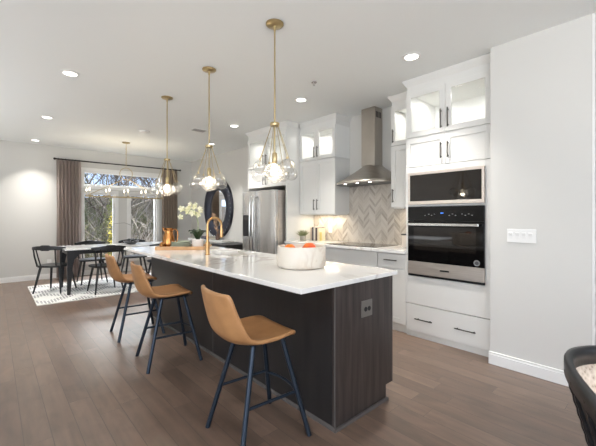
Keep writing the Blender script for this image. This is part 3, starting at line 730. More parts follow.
for k in range(12):
    t = k / 11; lat = -.19 + .22 * t + rnd.uniform(-.02, .02); zz = 1.30 + .10 * math.sin(PI * (t * .75 + .1)) + rnd.uniform(-.03, .025)
    blossom((ox + hx * lat + rnd.uniform(-.02, .02), oy + hy_ * lat + rnd.uniform(-.02, .02), zz - (.06 if k % 3 == 0 else 0)), rnd.uniform(.030, .042), rnd.uniform(.2, 1.2)).build('blossom', PETAL, op, smooth='all', solid=.0015)
gx, gy, _ = tr(.06, .05, 0)
tag(MB().lathe([(0, 0), (.02, 0), (.022, .05), (.013, .06), (.012, .075), (0, .075)], (gx, gy, .9025), 16).build('small_bottle', COPPER, smooth=True), 'tiny copper bottle in front of the copper pitcher on the tray', 'bottle')

# ------------------------------------------------------------------ bar stools
def make_stool(loc, label):
    T = thing('bar_stool', loc, label, 'bar stool', 'tan leather bar stools along the island')
    X0, Y0 = loc[0], loc[1]
    SH = -.045
    prof = [(.205, .578), (.193, .603), (.145, .607), (.08, .597), (0, .588), (-.08, .584), (-.135, .589), (-.175, .608), (-.203, .645), (-.219, .695), (-.230, .75), (-.239, .80), (-.246, .85), (-.249, .874)]
    half = [.150, .194, .210, .219, .224, .225, .223, .220, .217, .213, .208, .203, .197, .176]
    lift = [.0, .006, .010, .014, .020, .032, .050, .068, .072, .064, .052, .042, .034, .026]
    rows = []; n = 14
    for i, (c, h, l) in enumerate(zip(prof, half, lift)):
        a = prof[max(i - 1, 0)]; b = prof[min(i + 1, len(prof) - 1)]
        tx_, tz_ = b[0] - a[0], b[1] - a[1]; q = math.hypot(tx_, tz_); nx, nz = tz_ / q, -tx_ / q
        if i == 0: nx, nz = 0.3, .95
        nx, nz = (nx, nz) if (nx > 0 or nz > 0) else (-nx, -nz)
        row = []
        for k in range(n + 1):
            s_ = -1 + 2 * k / n; e = abs(s_) ** 2.6
            row.append((X0 + SH + c[0] + nx * l * e, Y0 + h * s_ * (1 - .02 * e), c[1] + nz * l * e))
        rows.append(row)
    o = MB().grid(rows).build('leather_seat_shell', LEATHER, T, smooth='all')
    x = o.modifiers.new('s', 'SOLIDIFY'); x.thickness = .026; x.offset = 0
    x = o.modifiers.new('u', 'SUBSURF'); x.levels = 2; x.render_levels = 2
    tops = {}
    for sx in (-1, 1):
        for sy_ in (-1, 1):
            tp = (X0 + (.10 if sx > 0 else -.085), Y0 + sy_ * .105, .572); ft = (X0 + sx * .222 + (.0 if sx > 0 else .0), Y0 + sy_ * .215, .0)
            tops[sx, sy_] = (Vector(tp), Vector(ft))
            MB().cyl(tp, ft, .0145, .0145, 12).build('leg', NAVYM, T, smooth=True)
    def at(k, z): a, b = tops[k]; t = (a.z - z) / (a.z - b.z); return a.lerp(b, t)
    MB().box(X0 - .12, X0 + .14, Y0 - .13, Y0 + .13, .563, .571).build('seat_plate', NAVYM, T, bevel=.003)
    for sy_ in (-1, 1): MB().tube([at((-1, sy_), .255), at((1, sy_), .255)], .009, 8).build('stretcher', NAVYM, T, smooth=True)
    a, b = at((1, -1), .245), at((1, 1), .245); mid = (a + b) / 2 + Vector((.035, 0, -.0))
    MB().tube([a, a.lerp(mid, .6) + Vector((.008, 0, 0)), mid, b.lerp(mid, .6) + Vector((.008, 0, 0)), b], .009, 8).build('footrest', NAVYM, T, smooth=True)
    return T
st = make_stool((1.165, 1.65, 0), 'tan leather bar stool nearest the camera, by the island corner'); st.rotation_euler = (0, 0, -.09)
copy_tree(st, (1.175, 3.04, 0), math.radians(-6), 'middle one of the three tan leather bar stools')
copy_tree(st, (1.18, 3.95, 0), math.radians(-4), 'tan leather bar stool farthest along the island, nearest the dining table')

# ------------------------------------------------------------------ pendants
def make_pendant(x, y, label):
    T = thing('pendant_light', (x, y, CH), label, 'pendant light', 'brass pendants with clear glass globes over the island')
    MB().lathe([(0, -.022), (.02, -.022), (.06, -.016), (.068, -.008), (.068, -.001), (0, -.001)], (x, y, CH), 32).build('canopy', BRASS, T, smooth=True)
    MB().tube([(x, y, CH - .022), (x, y, CH - .06)], [.012, .007], 10).tube([(x, y, CH - .06), (x, y, 1.985)], .006, 10).build('rod', BRASS, T, smooth=True)
    MB().lathe([(0, 0), (.034, 0), (.036, .004), (.036, .02), (.034, .024), (0, .024)], (x, y, 1.961), 24).build('hub', BRASS, T, smooth=True)
    MB().cyl((x, y, 1.96), (x, y, 1.76), .005).build('cord', BRASS, T)
    s_ = MB().lathe([(0, .05), (.012, .05), (.020, .04), (.020, -.02), (.015, -.03), (0, -.03)], (x, y, 1.71), 20).build('socket', BRASS, T, smooth=True)
    MB().sphere((x, y, 1.64), .026, 16, 10, 1.2).build('bulb', BULB, s_, smooth='all')
    g = MB().sphere((x, y, 1.60), .074, 28, 18).build('glass_globe', GLASS, T, smooth='all')
    for k in range(7):
        a = 2 * PI * k / 7 + .35; R = .128; zc = 1.612 + (.026 if k % 2 else -.012); r = .050 + .005 * (k % 3)
        gx, gy = x + R * math.cos(a), y + R * math.sin(a)
        MB().tube([(x + .028 * math.cos(a), y + .028 * math.sin(a), 1.962), (gx, gy, zc + r + .012)], .0026, 6).build('cord', CORDM, T, smooth=True)
        MB().sphere((gx, gy, zc), r, 24, 16).build('glass_globe', GLASS, T, smooth='all')
        MB().lathe([(0, .016), (.008, .014), (.008, 0), (0, 0)], (gx, gy, zc + r), 10).build('globe_cap', BRASS, T)
    lamp('pendant_lamp', 'POINT', (0, 0, 1.60 - CH), 4, color=(1, .86, .66), size=.03, parent=T)
    return T
pn = make_pendant(1.59, 2.026, 'glass globe pendant nearest the camera, in front of the refrigerator')
copy_tree(pn, (1.597, 3.09, CH), .3, 'middle glass globe pendant, in front of the oval mirror')
copy_tree(pn, (1.59, 4.165, CH), .7, 'farthest glass globe pendant, in front of the right curtain')

# ------------------------------------------------------------------ wall switch, outlets
sw = thing('light_switch', (3.215, .84, 1.06), 'white four-switch plate on the right wall', 'light switch')
yS, zS = (.727, .933), (1.06, 1.17)
B(3.208, 3.2145, yS[0], yS[1], zS[0], zS[1]).build('cover_plate', WHITE, sw, bevel=.002)
for k in range(4):
    yy = yS[0] + .022 + k * .0455
    MB().prism([(3.2075, 1.088), (3.2075, 1.142), (3.201, 1.139), (3.206, 1.115)], 1, yy + .004, yy + .03).build('rocker', WHITE, sw)
for loc, ax, lab in (((.86, YW - .007, .34), 1, 'white outlet low on the window wall by the head chair'),):
    t = thing('wall_outlet', (loc[0], YW, loc[2]), lab, 'outlet')
    B(loc[0] - .036, loc[0] + .036, YW - .007, YW - .001, loc[2] - .058, loc[2] + .058).build('cover_plate', WHITE, t, bevel=.002)
    m = MB()
    for q in (-.02, .02): m.box(loc[0] - .014, loc[0] + .014, YW - .0085, YW - .0072, loc[2] + q - .012, loc[2] + q + .012)
    m.build('socket', POTW, t)
t = thing('backsplash_outlet', (XK - .013, 3.585, 1.03), 'white outlet on the tiled backsplash left of the hood', 'outlet')
B(XK - .019, XK - .013, 3.549, 3.621, 1.025, 1.14).build('cover_plate', WHITE, t, bevel=.002)
B(XK - .021, XK - .0192, 3.571, 3.599, 1.05, 1.115).build('socket', POTW, t)

# items on the perimeter counter ----------------------------------------
CZ = .9055
sp_ = thing('potted_succulent', (3.55, 3.82, CZ), 'spiky pale succulent in a grey stone pot on the counter', 'potted plant')
MB().lathe([(0, 0), (.042, 0), (.046, .004), (.048, .075), (.042, .075), (.04, .06), (0, .06)], (3.55, 3.82, CZ), 24).build('pot', CONCRETE, sp_, smooth=True)
m = MB(); r_ = random.Random(5)
for k in range(30):
    a = k * 2.4; el = .35 + .95 * (k / 30); L_ = .125 - .03 * (k / 30)
    d = Vector((math.cos(a) * math.cos(el), math.sin(a) * math.cos(el), math.sin(el)))
    p0 = Vector((3.55, 3.82, CZ + .058)); m.tube([p0, p0 + d * L_ * .4 + Vector((0, 0, .005)), p0 + d * L_ + Vector((0, 0, .02))], [.008, .010, .001], 5)
m.build('leaves', SUCC, sp_, smooth=True)
def book(y0, y1, x0, h, d, col, label, spots=None):
    t = thing('upright_book', (x0 + d / 2, (y0 + y1) / 2, CZ), label, 'book', 'books standing on the kitchen counter')
    cm = mat('cover_' + label.split()[0], sr(*col), .5)
    m = MB(); m.box(x0, x0 + .003, y0, y1, CZ, CZ + h); m.box(x0 + .003, x0 + d, y0, y0 + .003, CZ, CZ + h); m.box(x0 + .003, x0 + d, y1 - .003, y1, CZ, CZ + h); m.build('cover', cm, t)
    B(x0 + .004, x0 + d - .004, y0 + .0035, y1 - .0035, CZ + .003, CZ + h - .004).build('pages', OFFWHITE, t)
    if spots:
        m = MB(); rr = random.Random(int(y0 * 1000))
        for k in range(9):
            zz = CZ + .02 + k * (h - .04) / 9; m.box(x0 - .0006, x0 - .0001, y0 + .005 + rr.random() * .008, y1 - .006 - rr.random() * .008, zz, zz + .007)
        m.build('spine_print', mat('spine_print', sr(*spots), .5), t)
book(3.80, 3.828, 3.72, .195, .15, (206, 190, 172), 'beige book at the left end of the counter books')
book(3.762, 3.798, 3.72, .205, .16, (48, 46, 54), 'dark patterned book beside the beige one', (150, 142, 140))
book(3.722, 3.76, 3.72, .215, .16, (226, 220, 208), 'cream book between the two dark books')
book(3.682, 3.72, 3.72, .20, .16, (58, 40, 40), 'maroon black patterned book in the middle of the row', (130, 110, 104))
book(3.648, 3.680, 3.72, .19, .15, (228, 216, 190), 'ivory book right of the maroon one')
book(3.627, 3.643, 3.735, .13, .035, (214, 196, 120), 'short yellow book at the right end')
ca = thing('stone_canister', (3.72, 2.13, CZ), 'small square grey stone canister on the counter by the oven cabinet', 'canister')
B(3.66, 3.78, 2.07, 2.19, CZ, CZ + .145).build('body', MARBLE2, ca, bevel=.004)
B(3.655, 3.785, 2.065, 2.195, CZ + .146, CZ + .162).build('lid', STEELD, ca, bevel=.003)

# ------------------------------------------------------------------ mirror and console beside the fridge
mi = thing('wall_mirror', (XK, 7.12, .80), 'oval mirror in a wide charcoal frame on the wall beside the fridge', 'mirror')
cy_, cz_, ra, rb = 7.12, 1.475, .66, .70
def ering(rx, ry, x, n=64): return [(x, cy_ + rx * math.cos(2 * PI * k / n), cz_ + ry * math.sin(2 * PI * k / n)) for k in range(n)]
m = MB(); m.grid([ering(ra, rb, XK - .002), ering(ra, rb, XK - .03), ering(ra - .02, rb - .02, XK - .055), ering(ra * .72, rb * .74, XK - .06), ering(ra * .56, rb * .60, XK - .03), ering(ra * .55, rb * .59, XK - .012)], closed=True)
m.build('frame', MIRRORF, mi, smooth=True)
m = MB(); m.b.faces.new([m.b.verts.new(p) for p in ering(ra * .56, rb * .605, XK - .014)]); m.build('mirror_glass', MIRROR, mi)
m = MB()
for k in range(44):
    a = 2 * PI * k / 44; m.sphere((XK - .06, cy_ + (ra - .045) * math.cos(a), cz_ + (rb - .045) * math.sin(a)), .009, 8, 6)
m.build('beading', CHROME, mi, smooth='all')
cn = thing('console_table', (3.72, 7.1, 0), 'slim white-topped console below the oval mirror', 'console table')
B(3.54, 3.90, 6.30, 7.95, .725, .765).build('tabletop', QUARTZ, cn, bevel=.004)
for xx in (3.56, 3.87):
    for yy in (6.35, 7.9): B(xx - .015, xx + .015, yy - .015, yy + .015, 0, .7245).build('leg', POTW, cn)
bb = thing('black_bench', (3.58, 6.02, 0), 'low black chest standing next to the refrigerator cabinet', 'chest')
B(3.30, 3.90, 5.72, 6.28, .04, .70).build('body', BLACKM, bb, bevel=.006); B(3.285, 3.905, 5.71, 6.285, .701, .73).build('top', BLACKM, bb, bevel=.004)
for xx in (3.33, 3.87):
    for yy in (5.75, 6.25): B(xx - .02, xx + .02, yy - .02, yy + .02, 0, .0395).build('foot', BLACKM, bb)
for k, (cc, lab) in enumerate((((60, 60, 72), 'dark blue book lying flat, lower one on the console'), ((92, 84, 90), 'grey purple book lying flat on top of another on the console'))):
    t = thing('flat_book', (3.72, 7.2, .7655 + .033 * k), lab, 'book', 'books lying flat on the console')
    z0b = .7655 + .033 * k; m = MB(); m.box(3.6, 3.84, 7.02 + .01 * k, 7.36, z0b, z0b + .003); m.box(3.6, 3.84, 7.02 + .01 * k, 7.36, z0b + .029, z0b + .032); m.box(3.6, 3.604, 7.02 + .01 * k, 7.36, z0b + .003, z0b + .029); m.build('cover', mat('flat_cover%d' % k, sr(*cc), .5), t)
    B(3.6045, 3.835, 7.025 + .01 * k, 7.355, z0b + .0035, z0b + .0285).build('pages', OFFWHITE, t)
vs = thing('vase_with_dried_branch', (3.68, 6.72, .7655), 'slim dark vase holding a brown and cream dried plume before the mirror', 'vase')
MB().lathe([(0, 0), (.035, 0), (.045, .02), (.05, .06), (.03, .13), (.018, .16), (.022, .18), (.016, .18), (.012, .16), (0, .05)], (3.68, 6.72, .7655), 20).build('vase_body', mat('brown_glaze', sr(84, 62, 50), .3), vs, smooth=True)
m = MB(); r_ = random.Random(11)
for k in range(46):
    t = k / 46; base = Vector((3.68 - .02 * t, 6.72 + .13 * t, .93 + .38 * t)); d = Vector((r_.uniform(-.05, .05), r_.uniform(-.03, .09), r_.uniform(.03, .1)))
    m.tube([base, base + d * .6, base + d], [.011, .014, .002], 5)
m.tube([(3.68, 6.72, .85), (3.67, 6.78, 1.1), (3.66, 6.85, 1.31)], .005, 6)
m.build('dried_plume', mat('dried_plume', sr(170, 140, 112), .8, noise=(sr(96, 70, 54), 16, .8)), vs)

# ------------------------------------------------------------------ curtains
m = MB(); m.cyl((.94, YW - .10, 2.47), (3.58, YW - .10, 2.47), .014); 
for xx in (.94, 3.58): m.sphere((xx, YW - .10, 2.47), .024, 12, 8)
cr = tag(m.build('curtain_rod', mat('rod_bronze', sr(52, 44, 44), .4, .6), smooth=True), 'dark bronze curtain rod spanning the dining windows', 'curtain rod')
m = MB()
for xx in (1.2, 3.30): m.box(xx - .008, xx + .008, YW - .1, YW - .001, 2.44, 2.456)
m.build('bracket', BLACKM, cr)
def curtain(x0, x1, m_, label, folds):
    n = folds * 10; rows = []
    for zi in range(9):
        z = 2.452 - (2.452 - .012) * zi / 8; am = .028 + .014 * (zi / 8)
        row = []
        for k in range(n + 1):
            t = k / n; ph = t * folds * 2 * PI
            row.append((x0 + (x1 - x0) * t + .008 * math.sin(ph * 2 + zi * .3), YW - .10 + am * math.sin(ph + .5 * math.sin(zi * .5 + t * 4)), z))
        rows.append(row)
    m = MB().grid(rows)
    t = thing('curtain', ((x0 + x1) / 2, YW - .1, 0), label, 'curtain', 'curtains at the dining windows')
    m.build('drape', m_, t, smooth='all')
    r = MB()
    for k in range(folds):
        xx = x0 + (x1 - x0) * (k + .5) / folds; pts = [(xx, YW - .10 + .02 * math.cos(a), 2.47 + .022 * math.sin(a)) for a in [2 * PI * j / 12 for j in range(13)]]
        r.tube(pts, .003, 5)
    r.build('rings', BLACKM, t)
curtain(.97, 1.40, CURT, 'taupe curtain left of the windows', 7)
curtain(3.12, 3.50, CURT2, 'brown curtain right of the windows', 6)

# ------------------------------------------------------------------ rug, table, dining chairs
tag(B(.465, 3.45, 6.06, 7.83, .001, .012).build('area_rug', RUG), 'white rug with dark dotted diamonds under the dining table', 'rug')
RZ = .0125
tb = thing('dining_table', (1.95, 6.93, RZ), 'long dining table with pale top and black arched legs', 'dining table')
TX0, TX1, TY0, TY1 = .85, 3.05, 6.48, 7.38
B(TX0, TX1, TY0, TY1, .728, .75).build('tabletop', TABLET, tb, bevel=.004)
m = MB(); m.box(TX0 + .04, TX1 - .04, TY0 + .03, TY0 + .055, .66, .7275); m.box(TX0 + .04, TX1 - .04, TY1 - .055, TY1 - .03, .66, .7275)
m.box(TX0 + .04, TX0 + .065, TY0 + .055, TY1 - .055, .66, .7275); m.box(TX1 - .065, TX1 - .04, TY0 + .055, TY1 - .055, .66, .7275); m.build('apron', BLACKW, tb)
for sx, xx in ((1, TX0 + .035), (-1, TX1 - .035)):
    for sy_, yy in ((1, TY0 + .02), (-1, TY1 - .02)):
        pr_ = [(0, RZ), (.045, RZ), (.075, .45), (.10, .58), (.17, .66), (.17, .7275), (0, .7275)]
        MB().prism([(xx + sx * a, b) for a, b in pr_], 1, min(yy, yy + sy_ * .05), max(yy, yy + sy_ * .05)).build('leg', BLACKW, tb, bevel=.006)
def make_chair(loc, label):
    """faces +y before turning"""
    T = thing('dining_chair', loc, label, 'dining chair', 'black wooden chairs around the dining table')
    x, y, z = loc
    pts = []
    for k in range(28):
        a = 2 * PI * k / 28; c, s_ = math.cos(a), math.sin(a)
        pts.append((x + (.235 if s_ > 0 else .215) * math.copysign(abs(c) ** .55, c), y + .215 * math.copysign(abs(s_) ** .55, s_)))
    MB().prism(pts, 2, z + .425, z + .455).build('seat', BLACKW, T, bevel=.008, smooth=True)
    for sx in (-1, 1):
        for sy_ in (-1, 1):
            MB().tube([(x + sx * .15, y + sy_ * .14, z + .424), (x + sx * .185, y + sy_ * .18, z + .20), (x + sx * .215, y + sy_ * .22, z)], [.02, .017, .011], 10).build('leg', BLACKW, T, smooth=True)
        MB().tube([(x + sx * .185, y - .165, z + .44), (x + sx * .205, y - .20, z + .60), (x + sx * .222, y - .205, z + .735)], [.013, .013, .012], 8).build('back_post', BLACKW, T, smooth=True)
        MB().tube([(x + sx * .12, y - .18, z + .44), (x + sx * .135, y - .225, z + .60), (x + sx * .15, y - .258, z + .75)], [.010, .010, .010], 8).build('spindle', BLACKW, T, smooth=True)
    rows = []
    for k in range(21):
        t = -1 + k / 10; xx = x + .262 * t; yy = y - .268 + .10 * abs(t) ** 2.2; hh = .034 - .014 * abs(t) ** 3 + (.012 if abs(t) < .3 else 0); zc = z + .752 - .012 * abs(t) ** 2
        rows.append([(xx, yy - .013, zc - hh), (xx, yy + .013, zc - hh), (xx, yy + .011, zc + hh), (xx, yy - .011, zc + hh)])
    m = MB().grid(rows, closed=True); m.b.faces.ensure_lookup_table()
    vs_ = list(m.b.verts); m.b.faces.new(vs_[0:4]); m.b.faces.new(vs_[-4:])
    m.build('crest_rail', BLACKW, T, bevel=.004)
    return T
ch = make_chair((.79, 7.03, RZ), 'black chair at the left head of the dining table'); ch.rotation_euler = (0, 0, -math.radians(38))
copy_tree(ch, (1.42, 6.45, RZ), math.radians(4), 'black chair on the near side of the dining table, back to the camera')
copy_tree(ch, (1.42, 7.50, RZ), math.radians(180), 'black chair on the window side, in front of the left window')
copy_tree(ch, (2.18, 7.50, RZ), math.radians(177), 'black chair on the window side, between the two windows')
copy_tree(ch, (2.35, 6.42, RZ), math.radians(-3), 'black chair on the near side, partly behind the island')
# table centrepiece
ce = thing('branch_bowl', (1.98, 7.0, .7505), 'low dark bowl with one thin arching branch on the dining table', 'bowl')
MB().lathe([(0, 0), (.07, 0), (.12, .03), (.14, .06), (.134, .06), (.11, .032), (0, .012)], (1.98, 7.0, .7505), 28).build('bowl_body', mat('pewter', sr(110, 112, 116), .3, .5), ce, smooth=True)
m = MB(); m.tube([(2.08, 6.96, .77), (2.10, 6.96, .95), (2.02, 6.98, 1.09), (1.86, 7.0, 1.16), (1.66, 7.04, 1.14)], [.005, .005, .004, .003, .002], 6)
m.build('branch', mat('grey_twig', sr(120, 116, 112), .6), ce, smooth=True)
m = MB(); r_ = random.Random(4)
for k in range(9): m.sphere((1.98 + r_.uniform(-.07, .07), 7.0 + r_.uniform(-.06, .06), .7505 + .05 + r_.uniform(0, .012)), .022, 8, 6)
m.build('pebbles', BLACKM, ce, smooth='all')

# chandelier -------------------------------------------------------------
cx0, cy0 = 1.95, 7.22
cd_ = thing('linear_chandelier', (cx0, cy0, CH), 'long brass candle chandelier above the dining table', 'chandelier')
MB().lathe([(0, -.03), (.02, -.03), (.065, -.018), (.075, -.001), (0, -.001)], (cx0, cy0, CH), 28).build('canopy', BRASS, cd_, smooth=True)
m = MB(); zc = CH - .03; k = 0
while zc > 2.27:
    pts = [(cx0 + (.009 * math.cos(a) if k % 2 else 0), cy0 + (0 if k % 2 else .009 * math.cos(a)), zc - .015 + .017 * math.sin(a)) for a in [2 * PI * j / 10 for j in range(11)]]
    m.tube(pts, .0025, 5); zc -= .028; k += 1
m.build('chain', BRASS, cd_)
RC = 2.12
MB().tube([(cx0 + .115 * math.cos(a), cy0, RC + .115 * math.sin(a)) for a in [2 * PI * j / 36 for j in range(37)]], .006, 8).build('top_ring', BRASS, cd_, smooth=True)
HL, HWd, FZ = .67, .13, 1.655
m = MB()
for s_ in (-1, 1):
    m.box(cx0 - HL, cx0 + HL, cy0 + s_ * HWd - .008, cy0 + s_ * HWd + .008, FZ - .006, FZ + .006); m.box(cx0 + s_ * HL - .008, cx0 + s_ * HL + .008, cy0 - HWd, cy0 + HWd, FZ - .006, FZ + .006)
m.build('frame', BRASS, cd_, bevel=.002)
for sx in (-1, 1):
    for sy_ in (-1, 1): MB().cyl((cx0 + sx * .04, cy0, RC - .108), (cx0 + sx * HL, cy0 + sy_ * HWd, FZ + .01), .003, n=8).build('suspension_rod', BRASS, cd_)
for i in range(5):
    for sy_ in (-1, 1):
        xx = cx0 - HL + .02 + i * (2 * HL - .04) / 4; yy = cy0 + sy_ * HWd
        c_ = MB().lathe([(0, .010), (.022, .010), (.026, .022), (.012, .024), (0, .024)], (xx, yy, FZ), 14).build('candle_cup', BRASS, cd_, smooth=True)
        MB().cyl((xx, yy, FZ + .024), (xx, yy, FZ + .10), .010).build('candle_sleeve', OFFWHITE, c_)
        MB().lathe([(0, 0), (.007, .004), (.011, .020), (.006, .042), (0, .060)], (xx, yy, FZ + .10), 12).build('flame_bulb', FLAME, c_, smooth='all')
lamp('chandelier_lamp', 'AREA', (0, 0, FZ + .2 - CH), 6, (PI, 0, 0), (1, .86, .64), 1.2, .25, parent=cd_)

# ------------------------------------------------------------------ barrel chair at the lower right corner
def cp_(lat, d): return (F_[0] * d + R_[0] * lat, F_[1] * d + R_[1] * lat)
F_ = (math.sin(YAW), math.cos(YAW)); R_ = (math.cos(YAW), -math.sin(YAW))
bc = thing('barrel_chair', (*cp_(1.17, 1.06), 0), 'black barrel armchair with woven cane back, lower right corner', 'armchair')
path = [(a + .03, b) for a, b in [(.74, .80), (.808, .95), (.886, 1.12), (.965, 1.25), (1.05, 1.33), (1.17, 1.36), (1.29, 1.33), (1.375, 1.25), (1.43, 1.12), (1.47, .97)]]
def smooth_path(P, n=6):
    out = []
    for i in range(len(P) - 1):
        p0, p1, p2, p3 = P[max(i - 1, 0)], P[i], P[i + 1], P[min(i + 2, len(P) - 1)]
        for k in range(n):
            t = k / n; out.append(tuple(.5 * ((2 * p1[j]) + (-p0[j] + p2[j]) * t + (2 * p0[j] - 5 * p1[j] + 4 * p2[j] - p3[j]) * t * t + (-p0[j] + 3 * p1[j] - 3 * p2[j] + p3[j]) * t ** 3) for j in range(2)))
    out.append(P[-1]); return out
SP = smooth_path(path); cen = (1.15, 1.05)
def off(p, f): return (cen[0] + (p[0] - cen[0]) * f, cen[1] + (p[1] - cen[1]) * f)
rows = []
for p in SP:
    a, b = off(p, 1.04), off(p, .925)
    rows.append([(*cp_(*a), .700), (*cp_(*a), .742), (*cp_(*off(p, 1.02)), .752), (*cp_(*off(p, .945)), .752), (*cp_(*b), .742), (*cp_(*b), .690)])
m = MB().grid(rows, closed=True); vv = list(m.b.verts); m.b.faces.new(vv[:6]); m.b.faces.new(vv[-6:]); m.build('arm_rail', BLACKW, bc, smooth='all')
rows = [[(*cp_(*off(p, 1.0 - .30 * q / 3)), .722 - .25 * q / 3) for q in range(4)] for p in SP]
MB().grid(rows).build('outer_back', BLACKW, bc, smooth='all', solid=.008)
rows = [[(*cp_(*off(p, .965 - .28 * q / 3)), .695 - .22 * q / 3) for q in range(4)] for p in SP]
cane = bpy.data.materials.new('woven_cane'); cane.use_nodes = True; n_ = cane.node_tree; p_ = n_.nodes['Principled BSDF']
tc = N(n_, 'ShaderNodeTexCoord'); vo = N(n_, 'ShaderNodeTexVoronoi'); vo.inputs['Scale'].default_value = 70; n_.links.new(tc.outputs['Object'], vo.inputs['Vector'])
n_.links.new(ramp(n_, vo.outputs['Distance'], [(0, sr(120, 100, 84)), (.35, sr(196, 178, 160)), (1, sr(222, 208, 194))]), p_.inputs['Base Color']); p_.inputs['Roughness'].default_value = .7
MB().grid(rows).build('cane_back', cane, bc, smooth='all', solid=.008)
for i in range(0, len(SP), 4):
    p = SP[i]; a = off(p, 1.015); b = off(p, .72); pts = []
    for k in range(14):
        t = k / 13; q = (a[0] + (b[0] - a[0]) * t, a[1] + (b[1] - a[1]) * t); xy = cp_(*q); pts.append((xy[0], xy[1], .722 - .27 * t))
    MB().tube(pts, [.008 + .003 * (k % 2) for k in range(14)], 8).build('spindle', BLACKW, bc)
seat = [cp_(*off(p, .66)) for p in SP[::2]]
MB().prism(seat, 2, .40, .45).build('seat_frame', BLACKW, bc, bevel=.006)
MB().prism([cp_(*off(p, .62)) for p in SP[::2]], 2, .4505, .50).build('seat_cushion', mat('tan_seat', sr(196, 150, 104), .7, bump=.3), bc, bevel=.015, smooth=True)
for i in (4, 18, 34, 48):
    a = off(SP[i], .6); b = off(SP[i], .74)
    MB().tube([(*cp_(*a), .40), (*cp_(*b), 0)], [.02, .013], 10).build('leg', BLACKW, bc, smooth=True)

# ------------------------------------------------------------------ outside
GR = mat('leaf_litter', sr(112, 95, 76), .95, noise=(sr(74, 70, 52), 1.4, .9))
rows = []
for i in range(26):
    y = 9.2 + i * 2.4; row = []
    for j in range(30):
        x = -22 + j * 2.4; rr = max(0, y - 16); row.append((x, y, -1.2 + .115 * rr + .35 * math.sin(x * .35 + y * .2)))
    rows.append(row)
o = MB().grid(rows).build('hillside', GR, smooth='all'); struct(o)
BARKS = [mat('grey_bark', sr(104, 95, 84), .9), mat('brown_bark', sr(80, 68, 57), .9), mat('pale_bark', sr(150, 140, 127), .9)]
def tree_mesh(seed, h, lv=5, bark=0, spread=.55, nsplit=3, r0=.11):
    rnd = random.Random(seed); m = MB()
    def br(p, d, L, r, l):
        q = p + d * L * .5 + Vector((rnd.uniform(-.05, .05), rnd.uniform(-.05, .05), 0)) * L; e = p + d * L
        m.tube([p, q, e], [r, r * .85, r * .62], 5 if l > 2 else 3, caps=False)
        if l == 0: return
        for k in range(nsplit if l < lv else nsplit + 1):
            nd = (d + Vector((rnd.gauss(0, spread), rnd.gauss(0, spread), rnd.uniform(-.15, .45)))).normalized()
            t = rnd.uniform(.5, 1.) if k else 1.; s = p.lerp(e, t)
            br(s, nd, L * rnd.uniform(.62, .82), r * .6, l - 1)
    br(Vector((0, 0, 0)), Vector((rnd.uniform(-.06, .06), rnd.uniform(-.06, .06), 1)).normalized(), h * .30, r0, lv)
    return m
protos = []
for i in range(4):
    o = tree_mesh(20 + i, 9 + i, 6, i % 3, .6, 3, .065).build('bare_tree', BARKS[i % 3], origin=(0, 0, 0)); protos.append(o)
def gz(x, y): return -1.2 + .115 * max(0, y - 16) + .35 * math.sin(x * .35 + y * .2)
r_ = random.Random(9); first = set(); cnt = 0
spots = []
for k in range(24):
    y = 15 + 26 * (k / 24) ** 1.0 + r_.uniform(-.8, .8); c = 2.1 + (y - 8.6) * .26; x = c + r_.uniform(-1, 1) * (1.6 + (y - 8.6) * .17)
    spots.append((x, y))
for k, (x, y) in enumerate(spots):
    i = k % 4; p = protos[i]
    if i in first: p = p.copy(); COL.objects.link(p)
    first.add(i)
    p.location = (x, y, gz(x, y) - .1); p.rotation_euler = (0, 0, r_.uniform(0, 6)); s = r_.uniform(.8, 1.25); p.scale = (s, s, s)
    kind_ = ('grey', 'brown', 'pale')[i % 3]
    tag(p, 'bare %s winter tree in the woods outside the dining windows' % kind_, 'tree', 'bare %s trees outside the windows' % kind_)
# undergrowth thickets
sp2 = []
for i in range(3):
    m = MB(); rn = random.Random(60 + i)
    for k in range(150):
        a = rn.uniform(0, 2 * PI); R0 = rn.uniform(0, .7); d = Vector((rn.gauss(0, .45), rn.gauss(0, .45), 1)).normalized(); p = Vector((R0 * math.cos(a), R0 * math.sin(a), 0)); L_ = rn.uniform(1.2, 2.8)
        q = p + d * L_ * .5; e = q + (d + Vector((rn.gauss(0, .35), rn.gauss(0, .35), -.1))).normalized() * L_ * .5
        m.tube([p, q, e], [.014, .010, .004], 3, caps=False)
        for j in range(3):
            s = p.lerp(e, rn.uniform(.3, 1)); m.tube([s, s + Vector((rn.gauss(0, .3), rn.gauss(0, .3), rn.uniform(0, .5)))], [.007, .003], 3, caps=False)
    sp2.append(m.build('bare_shrub', [mat('twig_brown', sr(98, 82, 66), .9), mat('twig_grey', sr(136, 128, 118), .9), mat('twig_olive', sr(84, 86, 54), .9)][i], origin=(0, 0, 0)))
first = set()
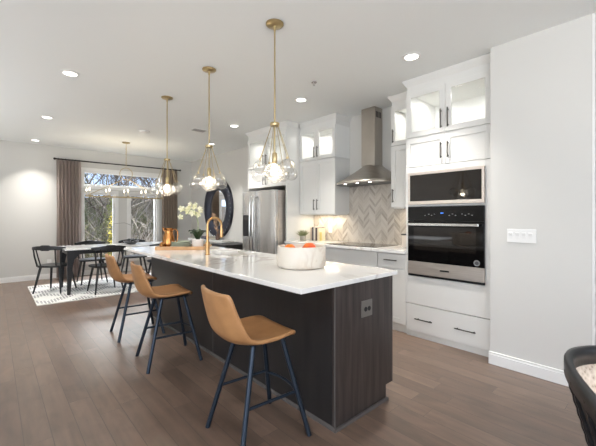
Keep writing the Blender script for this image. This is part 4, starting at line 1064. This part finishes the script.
for k in range(40):
    y = 11.5 + 24 * (k / 40) + r_.uniform(-.5, .5); c = 2.1 + (y - 8.6) * .26; x = c + ((k * .618) % 1 * 2 - 1) * (1.2 + (y - 8.6) * .17)
    i = k % 3; p = sp2[i]
    if i in first: p = p.copy(); COL.objects.link(p)
    first.add(i); p.location = (x, y, gz(x, y) - .05); p.rotation_euler = (0, 0, r_.uniform(0, 6)); s = r_.uniform(.8, 1.3); p.scale = (s, s, s)
    kind_ = ('brown', 'grey', 'olive')[i]
    tag(p, 'leafless %s shrub in the undergrowth outside the windows' % kind_, 'shrub', 'leafless %s shrubs outside the windows' % kind_)
# leafy shrubs: yellow-green one at the right window, ivy-dark ones
def leafy(x, y, h, r, col, label, seed, name='leafy_shrub'):
    t = thing(name, (x, y, gz(x, y)), label, 'shrub'); g = gz(x, y); rn = random.Random(seed); m = MB()
    for k in range(900):
        a = rn.uniform(0, 2 * PI); z = rn.random(); R0 = r * math.sin(PI * (.15 + .8 * z)) * rn.random() ** .4
        c = Vector((x + R0 * math.cos(a), y + R0 * math.sin(a), g + .2 + z * h)); u = Vector((rn.gauss(0, 1), rn.gauss(0, 1), rn.gauss(0, 1))).normalized(); v = u.orthogonal().normalized(); s = rn.uniform(.03, .06)
        m.b.faces.new([m.b.verts.new(c + u * s), m.b.verts.new(c + v * s * .5), m.b.verts.new(c - u * s), m.b.verts.new(c - v * s * .5)])
    m.build('foliage', mat(name + '_%d' % seed, sr(*col), .7), t)
    m = MB()
    for k in range(7): m.tube([(x, y, g), (x + rn.gauss(0, r * .3), y + rn.gauss(0, r * .3), g + h * .9)], [.03, .008], 5)
    m.build('stems', BARKS[1], t)
leafy(2.95, 11.9, 2.9, .35, (176, 160, 62), 'yellow-green leafy shrub at the left edge of the right window', 1, 'yellow_shrub')
leafy(3.1, 13.2, 3.1, .45, (104, 108, 54), 'olive leafy shrub seen at the right edge of the left window', 2, 'olive_shrub')
leafy(2.1, 13.5, 6.2, .35, (56, 64, 40), 'ivy-covered dark trunk at the left edge of the left window', 3, 'ivy_trunk')
